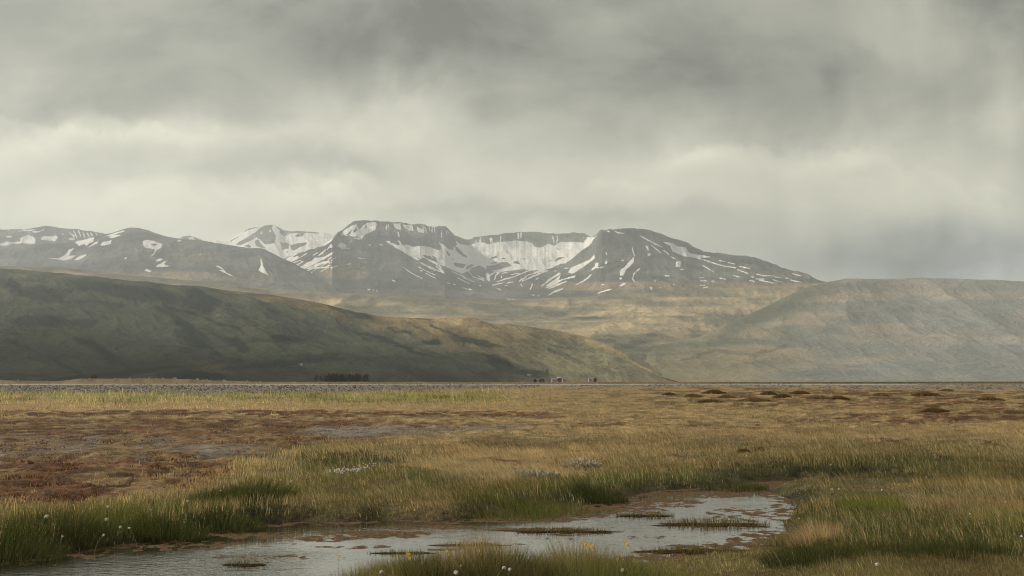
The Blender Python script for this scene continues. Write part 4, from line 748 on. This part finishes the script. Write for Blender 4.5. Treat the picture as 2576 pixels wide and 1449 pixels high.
for k, (u, v, s, lb) in enumerate(((1124, 1386, .8, 'pair-like yellow flower left of the pale tan tuft'), (1027, 1394, 1.1, 'yellow flower above the olive clump of the bottom spit'), (1470, 1368, 1., 'left one of the two bright yellow flowers on the green clump'), (1486, 1373, 1.2, 'right one of the two bright yellow flowers on the green clump'), (1575, 1367, 1.1, 'yellow flower standing alone highest against the water'),
      (850, 1396, .7, 'small yellow flower at the left tip of the bottom spit'), (1205, 1385, .8, 'yellow flower under the pale tan tuft'), (1563, 1398, .6, 'tiny yellow flower below the lone tall one'))):
    hh = .40; dd = 12.2; z = H-(v-YH)*dd/F; x = (u-CX)*dd/F; gz = float(ground_z(np.array([x]), np.array([dd]))[0]); hh = max(.15, z-gz)
    r = empty('yellow_flower', (x, dd, gz)); tag(r, lb, 'flower', 'yellow flowers on the bottom spit')
    st = obj('stem', STM[1][0], r); st.scale = (.3, .3, hh/STM[1][1][2])
    for q in range(3):
        p = obj('petals', PT, r); p.location = (STM[1][1][0]*.3+(q-1)*.012, STM[1][1][1]*.3, hh-.018*q); p.scale = (s, s, s); p.rotation_euler = (1.1, 0, q*2.1)
# silver leaved willow shrubs
M_SIL = simple('silver_leaf', (.33, .31, .22), .8, .25, 50, 0, .25)
for u, v, r, h, lb in ((1462, 1180, .40, .24, 'pale silver leaved shrub at the edge of the tan grass behind the pond'), (1350, 1202, .42, .15, 'lower faint silver shrub left of the brighter one')):
    X = at(u, v); n = 300; gg = np.random.default_rng(int(u)); z0 = float(ground_z(np.array([X[0]]), np.array([X[1]]))[0])
    root = empty('willow_shrub', (X[0], X[1], z0)); tag(root, lb, 'shrub', 'silver shrubs behind the pond')
    a = gg.uniform(0, 6.28, n); q = gg.uniform(0, 1, n)**.5; pr = np.stack([np.cos(a)*q*r, np.sin(a)*q*r*.6, h*gg.uniform(.25, 1, n)*(1-.4*q)], 1)
    V, f4, f3, C = blades(pr, gg.uniform(.05, .09, n), np.full(n, .028), gg.normal(0, .6, (n, 2)), np.ones((n, 3))*.4, None, None, gg)
    obj('leaves', nmesh('leaves', V, [f4, f3], None, None, False, M_SIL), root)
    n = 40; a = gg.uniform(0, 6.28, n); V, f4, f3, C = blades(np.stack([np.cos(a)*.06, np.sin(a)*.06, 0*a], 1), np.full(n, h*.9), np.full(n, .012), np.stack([np.cos(a), np.sin(a)*.6], 1)*r/h*.7, np.ones((n, 3))*.1, None, None, gg)
    obj('twigs', nmesh('twigs', V, [f4, f3], None, None, False, simple('twig_bark', (.10, .07, .045))), root)
# ------------------------------------------------------------------ road, boulders, distant bushes, farm, wood
def road():
    V = []; xs = np.linspace(-260, 135, 120)
    prof = [(-6, -.1), (-4, .10), (-3.4, .20), (3.4, .20), (4, .1), (6, -.2)]
    for x in xs:
        y0 = 470+.02*x+4*math.sin(x*.01)
        for dy, z in prof: V.append((x, y0+dy, z+.05*math.sin(x*.07)))
    o = obj('road', nmesh('road', V, [grid(len(xs), len(prof))[:, ::-1]], None, None, True, simple('road_gravel', (.27, .25, .21), .95, .25, .8))); tag(o, kind='structure')
road()
M_BOUL = simple('boulder_rock', (.33, .29, .22), .9, .35, 2.5, .5)
def boulder(u, d, s, lb):
    d += 240; s *= 1.35
    g = np.random.default_rng(int(u)); iv, jf = ico()
    # one subdivision for a broken outline
    V = [tuple(p) for p in iv]; cache = {}; Fn = []
    def mid(a, b):
        k = (min(a, b), max(a, b))
        if k not in cache:
            p = np.array(V[a])+np.array(V[b]); p /= np.linalg.norm(p); V.append(tuple(p)); cache[k] = len(V)-1
        return cache[k]
    for a, b, c in jf:
        ab, bc, ca = mid(a, b), mid(b, c), mid(c, a); Fn += [(a, ab, ca), (b, bc, ab), (c, ca, bc), (ab, bc, ca)]
    V = np.array(V)*g.uniform(.78, 1.15, (len(V), 1))*np.array([[1.35, 1., .72]])*s
    x = (u-CX)*d/F; z = float(ground_z(np.array([x]), np.array([float(d)]))[0])
    o = obj('boulder', nmesh('boulder', V, [np.array(Fn)], None, None, False, M_BOUL)); o.location = (x, d, z+s*.15); o.rotation_euler.z = g.uniform(0, 6); tag(o, lb, 'boulder', 'boulders on the left skyline')
for u, d, s, lb in ((45, 335, .35, 'pale boulder on the skyline nearest the left edge'), (118, 335, .2, 'small low boulder on the skyline before the rusty heap begins'), (225, 330, .22, 'boulder at the left end of the rusty heap'), (290, 330, .22, 'boulder beside the grass tuft on the rusty heap'), (327, 328, .42, 'tallest boulder with the bush beside it on the rusty heap'), (375, 330, .28, 'boulder in the middle of the rusty heap'),
      (410, 330, .34, 'rounded boulder right of the middle of the rusty heap'), (440, 330, .52, 'largest pale boulder on the rusty heap'), (498, 331, .42, 'pale boulder at the right shoulder of the rusty heap'), (520, 332, .3, 'low boulder just right of the one at the right shoulder'), (565, 333, .38, 'boulder past the right end of the rusty heap'), (622, 335, .25, 'small boulder between the heap and the lone white stone'), (655, 335, .24, 'tiny boulder just before the lone white stone'), (742, 338, .42, 'lone white boulder on the skyline left of the dark wood')):
    boulder(u, d, s, lb)
def leafy(name, x0, y0, z0, rx, ry, h, n, c, s, mt, parent=None, seed=1):
    g = np.random.default_rng(seed); p = g.normal(0, 1, (n, 3)); p /= np.linalg.norm(p, axis=1, keepdims=True); p *= g.uniform(.45, 1, (n, 1))**.5
    P = np.stack([p[:, 0]*rx+x0, p[:, 1]*ry+y0, z0+h*.5+p[:, 2]*h*.5], 1)
    a = g.normal(0, 1, (n, 3)); b = g.normal(0, 1, (n, 3)); a /= np.linalg.norm(a, axis=1, keepdims=True); b -= (a*b).sum(1, keepdims=True)*a; b /= np.linalg.norm(b, axis=1, keepdims=True)
    V = np.stack([P+a*s, P+b*s, P-a*s, P-b*s], 1).reshape(-1, 3); Q = np.arange(4*n).reshape(-1, 4)
    C = np.repeat(np.array(c)[None]*g.uniform(.6, 1.4, (n, 1)), 4, 0)
    return obj(name, nmesh(name, V, [Q], {'col': C}, None, False, mt), parent)
M_LEAF = blade_mat('bush_leaves', .15)
for u, d, w, h, lb in ((1363, 900, 1.9, 2.3, 'dark low bush on the skyline left of the other skyline bushes'), (1408, 900, 1.5, 2.8, 'dark rounded bush on the skyline below the white farmhouse'), (1346, 930, 1., 2.2, 'tiny dark bush on the skyline leftmost of its row'), (1497, 930, 1.1, 2.9, 'small dark bush on the skyline right of the farmhouses'), (238, 570, 1.4, 1.2, 'rusty bush on the gravel heap at the left skyline')):
    X = on(u, d); z0 = float(ground_z(np.array([X[0]]), np.array([float(d)]))[0]); r = empty('bush', (X[0], d, z0-.1)); tag(r, lb, 'bush', 'small bushes on the skyline')
    leafy('foliage', 0, 0, .1, w, w*.6, h, 220, (.035, .035, .015) if u > 500 else (.22, .11, .03), .2, M_LEAF, r, int(u))
    V, f4, f3, C = blades(np.zeros((8, 3)), np.full(8, h*.7), np.full(8, .08), np.random.default_rng(3).normal(0, .8, (8, 2)), np.ones((8, 3))*.08); obj('branches', nmesh('branches', V, [f4, f3], None, None, False, M_BOUL), r)
def surf(name, x, y):
    dg = bpy.context.evaluated_depsgraph_get(); o = bpy.data.objects[name].evaluated_get(dg)
    ok, loc, nr, i = o.ray_cast((x, y, 3000), (0, 0, -1)); return loc.z if ok else 0.
M_WALL = simple('white_wall', (.30, .30, .29), .8, .06, .5); M_ROOF = simple('pale_roof', (.26, .27, .27), .6, .1, .6); M_DRK = simple('window_dark', (.04, .045, .05), .3)
bpy.context.view_layer.update()
def house(u, v, d, w, dp, h, rz, lb, grp='white farm buildings below the hill'):
    x = (u-CX)*d/F; y = d; z = H+(YH-v)*d/F; r = empty('farm_house', (x, y, z), rz); tag(r, lb, 'house', grp)
    V = [(-w, -dp, -4), (w, -dp, -4), (w, dp, -4), (-w, dp, -4), (-w, -dp, h), (w, -dp, h), (w, dp, h), (-w, dp, h), (-w, 0, h+dp*.8), (w, 0, h+dp*.8)]
    obj('wall', nmesh('wall', V, [np.array([(0, 1, 5, 4), (2, 3, 7, 6)]), np.array([(1, 2, 6, 9, 5), (3, 0, 4, 8, 7)])], None, None, False, M_WALL), r)
    e = .5; k = h+dp*.8+.12; s = .8; t = .25
    V = [(-w-e, -dp-e, h-e*s+.1), (w+e, -dp-e, h-e*s+.1), (w+e, 0, k), (-w-e, 0, k), (-w-e, dp+e, h-e*s+.1), (w+e, dp+e, h-e*s+.1)]; V += [(a, b, c+t) for a, b, c in V]
    rf = obj('roof', nmesh('roof', V, [np.array([(0, 3, 2, 1), (3, 4, 5, 2), (6, 7, 8, 9), (9, 8, 11, 10), (0, 1, 7, 6), (4, 10, 11, 5), (0, 6, 9, 3), (3, 9, 10, 4), (1, 2, 8, 7), (2, 5, 11, 8)])], None, None, False, M_ROOF), r)
    for q in (-.55, 0, .55):
        ww = w*.12; V = [(q*w-ww, -dp-.06, h*.35), (q*w+ww, -dp-.06, h*.35), (q*w+ww, -dp-.06, h*.75), (q*w-ww, -dp-.06, h*.75)]; V += [(a, b+.05, c) for a, b, c in V]
        obj('window', nmesh('window', V, [np.array([(0, 1, 2, 3), (4, 7, 6, 5), (0, 4, 5, 1), (2, 6, 7, 3), (1, 5, 6, 2), (0, 3, 7, 4)])], None, None, False, M_DRK), r)
def find_d(u, v, name='hill', lo=1250, hi=4500):
    """distance at which the hillside shows on row v above column u"""
    best = lo
    for d in np.linspace(lo, hi, 260):
        x = (u-CX)*d/F; z = surf(name, x, d)
        if YH-(z-H)*F/d <= v: return d
    return best
for u, v, w, dp, h, rz, lb in ((1331, 946, 6, 3, 2.6, .15, 'long white farm building on the slope beside the dark scrub'), (1406, 958, 4.5, 3.5, 6, -.4, 'tall white farmhouse on the skyline above the rounded bush'), (1417, 959, 3, 3, 3.4, .5, 'small farm shed just right of the tall white farmhouse'), (1392, 959, 3, 3, 3, .2, 'low farm shed just left of the tall white farmhouse'), (1484, 958, 4, 3, 4., .3, 'faint white house apart from the farm to the right'), (758, 921, 2.5, 2, 4, .2, 'tiny pale hut on the dark slope above and left of the wood')):
    house(u, v, find_d(u, v), w*.62, dp*.62, h*.62, rz, lb)
def wood(name, lb, pts, n, c, hgt, seed):
    g = np.random.default_rng(seed); Vs = []; m = 0; Q = []; Cs = []
    for k in range(n):
        u, v = pts(g); d = find_d(u, v); x = (u-CX)*d/F; z = surf('hill', x, d); h = hgt*g.uniform(.6, 1.2); w = h*.26; nn = 46
        t = g.uniform(0, 1, nn)**.8; a = g.uniform(0, 6.28, nn); rr = w*(1.05-t)*g.uniform(.6, 1.1, nn)
        P = np.stack([x+np.cos(a)*rr, d+np.sin(a)*rr, z+t*h], 1); A = g.normal(0, 1, (nn, 3))*h*.06; B = g.normal(0, 1, (nn, 3))*h*.06
        Vs.append(np.stack([P+A, P+B, P-A, P-B], 1).reshape(-1, 3)); Cs.append(np.repeat(np.array(c)[None]*g.uniform(.5, 1.5, (nn, 1)), 4, 0))
    V = np.vstack(Vs); o = obj(name, nmesh(name, V, [np.arange(len(V)).reshape(-1, 4)], {'col': np.vstack(Cs)}, None, False, M_LEAF)); tag(o, lb, 'wood', kind='stuff')
wood('conifer_wood', 'dark conifer wood at the foot of the left hill', lambda g: (g.triangular(788, 850, 942), g.uniform(952, 963)), 220, (.016, .024, .014), 6, 1)
wood('birch_scrub', 'dark scrub on the slope above the farm', lambda g: ((lambda t: (1235+t*55, 902+t*24+g.normal(0, 4)))(g.uniform(0, 1)) if g.uniform(0, 1) < .55 else (g.uniform(1300, 1385), 940+g.normal(0, 4))), 110, (.022, .032, .020), 5, 2)
# ------------------------------------------------------------------ haze
def haze():
    m, n, out = mat('haze_air'); vol = n('ShaderNodeVolumePrincipled', {'Color': (.72, .79, .83, 1), 'Density': 5.5e-5, 'Anisotropy': .5})
    n.t.links.new(vol.outputs[0], out.inputs['Volume'])
    x0, x1, y0, y1, z0, z1 = -14000, 14000, -9700, 16800, -9., 1800.
    V = [(x, y, z) for z in (z0, z1) for y in (y0, y1) for x in (x0, x1)]
    o = obj('haze', nmesh('haze', V, [np.array([(0, 2, 3, 1), (4, 5, 7, 6), (0, 1, 5, 4), (2, 6, 7, 3), (0, 4, 6, 2), (1, 3, 7, 5)])], None, None, False, m)); tag(o, kind='stuff')
    return vol
haze()
# ------------------------------------------------------------------ sky
SUN_EL, SUN_AZ = 34., -72.     # azimuth to the left of the view
def sky():
    w = bpy.data.worlds.new('World'); S.world = w; w.use_nodes = True; t = w.node_tree; t.nodes.clear(); n = N(t)
    st = n('ShaderNodeTexSky', sky_type='NISHITA', sun_disc=False, sun_elevation=R(SUN_EL), sun_rotation=R(SUN_AZ), dust_density=3.)
    g = n('ShaderNodeTexCoord').outputs['Generated']; s = n('ShaderNodeSeparateXYZ', {0: g}); X, Y, Z = s.outputs
    yy = n.m('MAXIMUM', Y, .12); Uc = n.m('DIVIDE', X, yy); Vc = n.m('DIVIDE', Z, yy)
    cv = n('ShaderNodeCombineXYZ', {0: Uc, 1: Vc, 2: 0.}).outputs[0]
    wn = n('ShaderNodeTexNoise', {'Vector': cv, 'Scale': 9., 'Detail': 5., 'Roughness': .58}).outputs['Color']
    wp = n('ShaderNodeVectorMath', {0: wn, 1: (.5, .5, .5)}, operation='SUBTRACT').outputs[0]
    wp = n('ShaderNodeVectorMath', {0: wp, 1: (.12, .075, 0)}, operation='MULTIPLY').outputs[0]
    pv = n('ShaderNodeVectorMath', {0: cv, 1: wp}, operation='ADD').outputs[0]
    ps = n('ShaderNodeSeparateXYZ', {0: pv}); Vw = ps.outputs[1]; Uw = ps.outputs[0]
    # base: bright low, grey high
    val = n.m('MULTIPLY_ADD', n('ShaderNodeMapRange', {0: Vw, 1: .10, 2: .25}, interpolation_type='SMOOTHSTEP').outputs[0], -.415, .735)
    def blob(u, v, ru, rv, a):
        nonlocal val
        c = ((u-CX)/F, (YH-v)/F, 0); q = n('ShaderNodeVectorMath', {0: pv, 1: c}, operation='SUBTRACT').outputs[0]
        q = n('ShaderNodeVectorMath', {0: q, 1: (F/ru, F/rv, 0)}, operation='MULTIPLY').outputs[0]
        q = n('ShaderNodeVectorMath', {0: q, 1: q}, operation='DOT_PRODUCT').outputs['Value']
        e = n.m('EXPONENT', n.m('MULTIPLY', q, -1.)); val = n.m('MULTIPLY_ADD', e, a*1.5, val)
    for b in ((1150, 90, 420, 150, -.12), (1000, 40, 700, 90, -.035), (800, 120, 260, 110, -.04), (1900, 210, 330, 120, -.13), (2080, 300, 160, 120, -.07), (130, 285, 260, 45, -.10), (60, 120, 260, 110, .06), (470, 210, 300, 80, -.05), (880, 452, 120, 30, -.10), (760, 425, 80, 24, -.06), (330, 445, 330, 45, -.07),
              (420, 350, 420, 28, .08), (560, 500, 360, 40, .15), (200, 545, 400, 40, .06), (1020, 250, 130, 60, .13), (900, 330, 160, 60, .10), (1250, 440, 300, 50, .06), (1720, 415, 190, 45, .15), (2080, 400, 170, 50, .12), (2380, 490, 150, 40, .0), (1700, 500, 300, 40, .08), (1400, 560, 420, 28, -.14), (330, 360, 420, 40, .10), (2300, 650, 460, 60, -.07), (1560, 470, 90, 16, .06), (1690, 400, 70, 18, .06), (2240, 410, 60, 18, .07), (2480, 500, 60, 16, .06), (850, 480, 120, 18, .08), (1100, 545, 200, 22, -.05),
              (2280, 640, 420, 75, -.22), (2500, 600, 250, 60, -.08), (2250, 80, 130, 160, .08), (1560, 30, 220, 60, .08), (2520, 260, 90, 110, .10), (2480, 60, 60, 120, -.06), (2430, 330, 80, 90, -.06), (1450, 330, 220, 60, .03), (650, 600, 350, 40, .05)):
        blob(*b)
    f1 = n('ShaderNodeTexNoise', {'Vector': n.mapv(cv, (1, 1.7, 1)), 'Scale': 7., 'Detail': 7., 'Roughness': .6, 'Distortion': .3}).outputs[0]
    f2 = n('ShaderNodeTexNoise', {'Vector': n.mapv(cv, (1, 1.3, 1)), 'Scale': 17., 'Detail': 6., 'Roughness': .6}).outputs[0]
    val = n.m('MULTIPLY_ADD', n.m('SUBTRACT', n.ramp(f1, .38, .62), .5), .15, val); val = n.m('MULTIPLY_ADD', n.m('SUBTRACT', f2, .5), .14, val)
    bn = n('ShaderNodeTexNoise', {'Vector': cv, 'Scale': 15., 'Detail': 7., 'Roughness': .62}).outputs[0]; Vb = n.m('MULTIPLY_ADD', n.m('SUBTRACT', bn, .5), .075, Vc)
    def edge(u0, u1, v0, v1, wd, dp, a):
        # the lit top of a lower cloud deck showing under a darker one, along a line from (u0, v0) to (u1, v1)
        nonlocal val
        U0, U1, V0, V1 = (u0-CX)/F, (u1-CX)/F, (YH-v0)/F, (YH-v1)/F
        L = n.m('SUBTRACT', n.m('MULTIPLY_ADD', n.m('SUBTRACT', Uc, U0), (V1-V0)/(U1-U0), V0), Vb)
        e = n.m('MULTIPLY', n.ramp(L, -wd, wd), n.m('EXPONENT', n.m('MULTIPLY', n.m('MAXIMUM', L, 0.), -1/dp)))
        w_ = n.m('MULTIPLY', n.ramp(Uc, U0-.02, U0+.03), n.m('SUBTRACT', 1., n.ramp(Uc, U1-.03, U1+.02)))
        val = n.m('MULTIPLY_ADD', n.m('MULTIPLY', e, w_), a, val)
    edge(-400, 520, 300, 335, .0035, .03, .15); edge(2050, 2576, 360, 530, .003, .018, .11); edge(1580, 2120, 395, 385, .004, .022, .12); edge(620, 960, 430, 510, .003, .02, .15); edge(880, 1180, 260, 200, .005, .035, .12)
    f3 = n('ShaderNodeTexNoise', {'Vector': n.mapv(cv, (22, 4., 1), (0, 0, .25)), 'Scale': 1., 'Detail': 3.}).outputs[0]
    val = n.m('MULTIPLY_ADD', n.m('MULTIPLY', n.m('SUBTRACT', f3, .5), n('ShaderNodeMapRange', {0: Uc, 1: .12, 2: .24}, interpolation_type='SMOOTHSTEP').outputs[0]), .28, val)
    # overhead and behind the viewer an invented sky level sets the ground light
    back = n('ShaderNodeMapRange', {0: Y, 1: .75, 2: .25}, interpolation_type='SMOOTHSTEP').outputs[0]
    g3 = n('ShaderNodeTexNoise', {'Vector': g, 'Scale': 3., 'Detail': 5.}).outputs[0]
    bv = n.m('MULTIPLY_ADD', g3, .3, BACK-.15); val = n.m('ADD', n.m('MULTIPLY', val, n.m('SUBTRACT', 1., back)), n.m('MULTIPLY', bv, back))
    val = n.m('MAXIMUM', val, .1)
    warm = n.mix(n('ShaderNodeMapRange', {0: val, 1: .25, 2: .75}).outputs[0], (1.0, .995, .80), (1.0, .965, .765))
    blue = n.m('EXPONENT', n.m('MULTIPLY', n('ShaderNodeVectorMath', {0: n('ShaderNodeVectorMath', {0: n('ShaderNodeVectorMath', {0: pv, 1: ((2400-CX)/F, (YH-660)/F, 0)}, operation='SUBTRACT').outputs[0], 1: (F/420, F/70, 0)}, operation='MULTIPLY').outputs[0], 1: n('ShaderNodeVectorMath', {0: n('ShaderNodeVectorMath', {0: pv, 1: ((2400-CX)/F, (YH-660)/F, 0)}, operation='SUBTRACT').outputs[0], 1: (F/420, F/70, 0)}, operation='MULTIPLY').outputs[0]}, operation='DOT_PRODUCT').outputs['Value'], -1.))
    warm = n.mix(blue, warm, (.92, .99, 1.02)); warm = n.mix(back, warm, (1., .98, .90))
    cl = n.mix(1., warm, n('ShaderNodeCombineColor', {0: val, 1: val, 2: val}).outputs[0], 'MULTIPLY')
    cl = n('ShaderNodeVectorMath', {0: cl, 1: (8.7, 8.7, 8.7)}, operation='MULTIPLY').outputs[0]
    c = n.mix(.95, st.outputs[0], cl)
    bg = n('ShaderNodeBackground', {'Color': c, 'Strength': .1}); o = n('ShaderNodeOutputWorld'); t.links.new(bg.outputs[0], o.inputs[0])
    w.cycles.sampling_method = 'MANUAL'; w.cycles.sample_map_resolution = 512
BACK = .38
sky()
sl = bpy.data.lights.new('sun', 'SUN'); sl.energy = 5.0; sl.angle = R(3); sl.color = (1., .91, .77)
so = link(bpy.data.objects.new('sun', sl)); so.rotation_euler = (R(90-SUN_EL), 0, R(180-SUN_AZ)); so.rotation_euler = (R(-(90-SUN_EL)), 0, R(-SUN_AZ)) 
# ------------------------------------------------------------------ camera and render
cam = bpy.data.cameras.new('camera'); cam.lens = 50; cam.sensor_width = 36; cam.shift_y = (YH-724.5)/2576; cam.clip_start = .1; cam.clip_end = 60000
co = link(bpy.data.objects.new('camera', cam)); co.location = (0, 0, H); co.rotation_euler = (R(90), 0, 0); S.camera = co
S.view_settings.view_transform = 'Standard'; S.view_settings.look = 'None'; S.view_settings.exposure = .25; S.view_settings.gamma = 1
S.render.engine = 'CYCLES'; cy = S.cycles
cy.use_denoising = True; cy.volume_bounces = 1; cy.max_bounces = 6; cy.diffuse_bounces = 3; cy.glossy_bounces = 2; cy.transmission_bounces = 3; cy.use_adaptive_sampling = True; S.cycles.pixel_filter_type = 'BLACKMAN_HARRIS'; cy.filter_width = 1.1
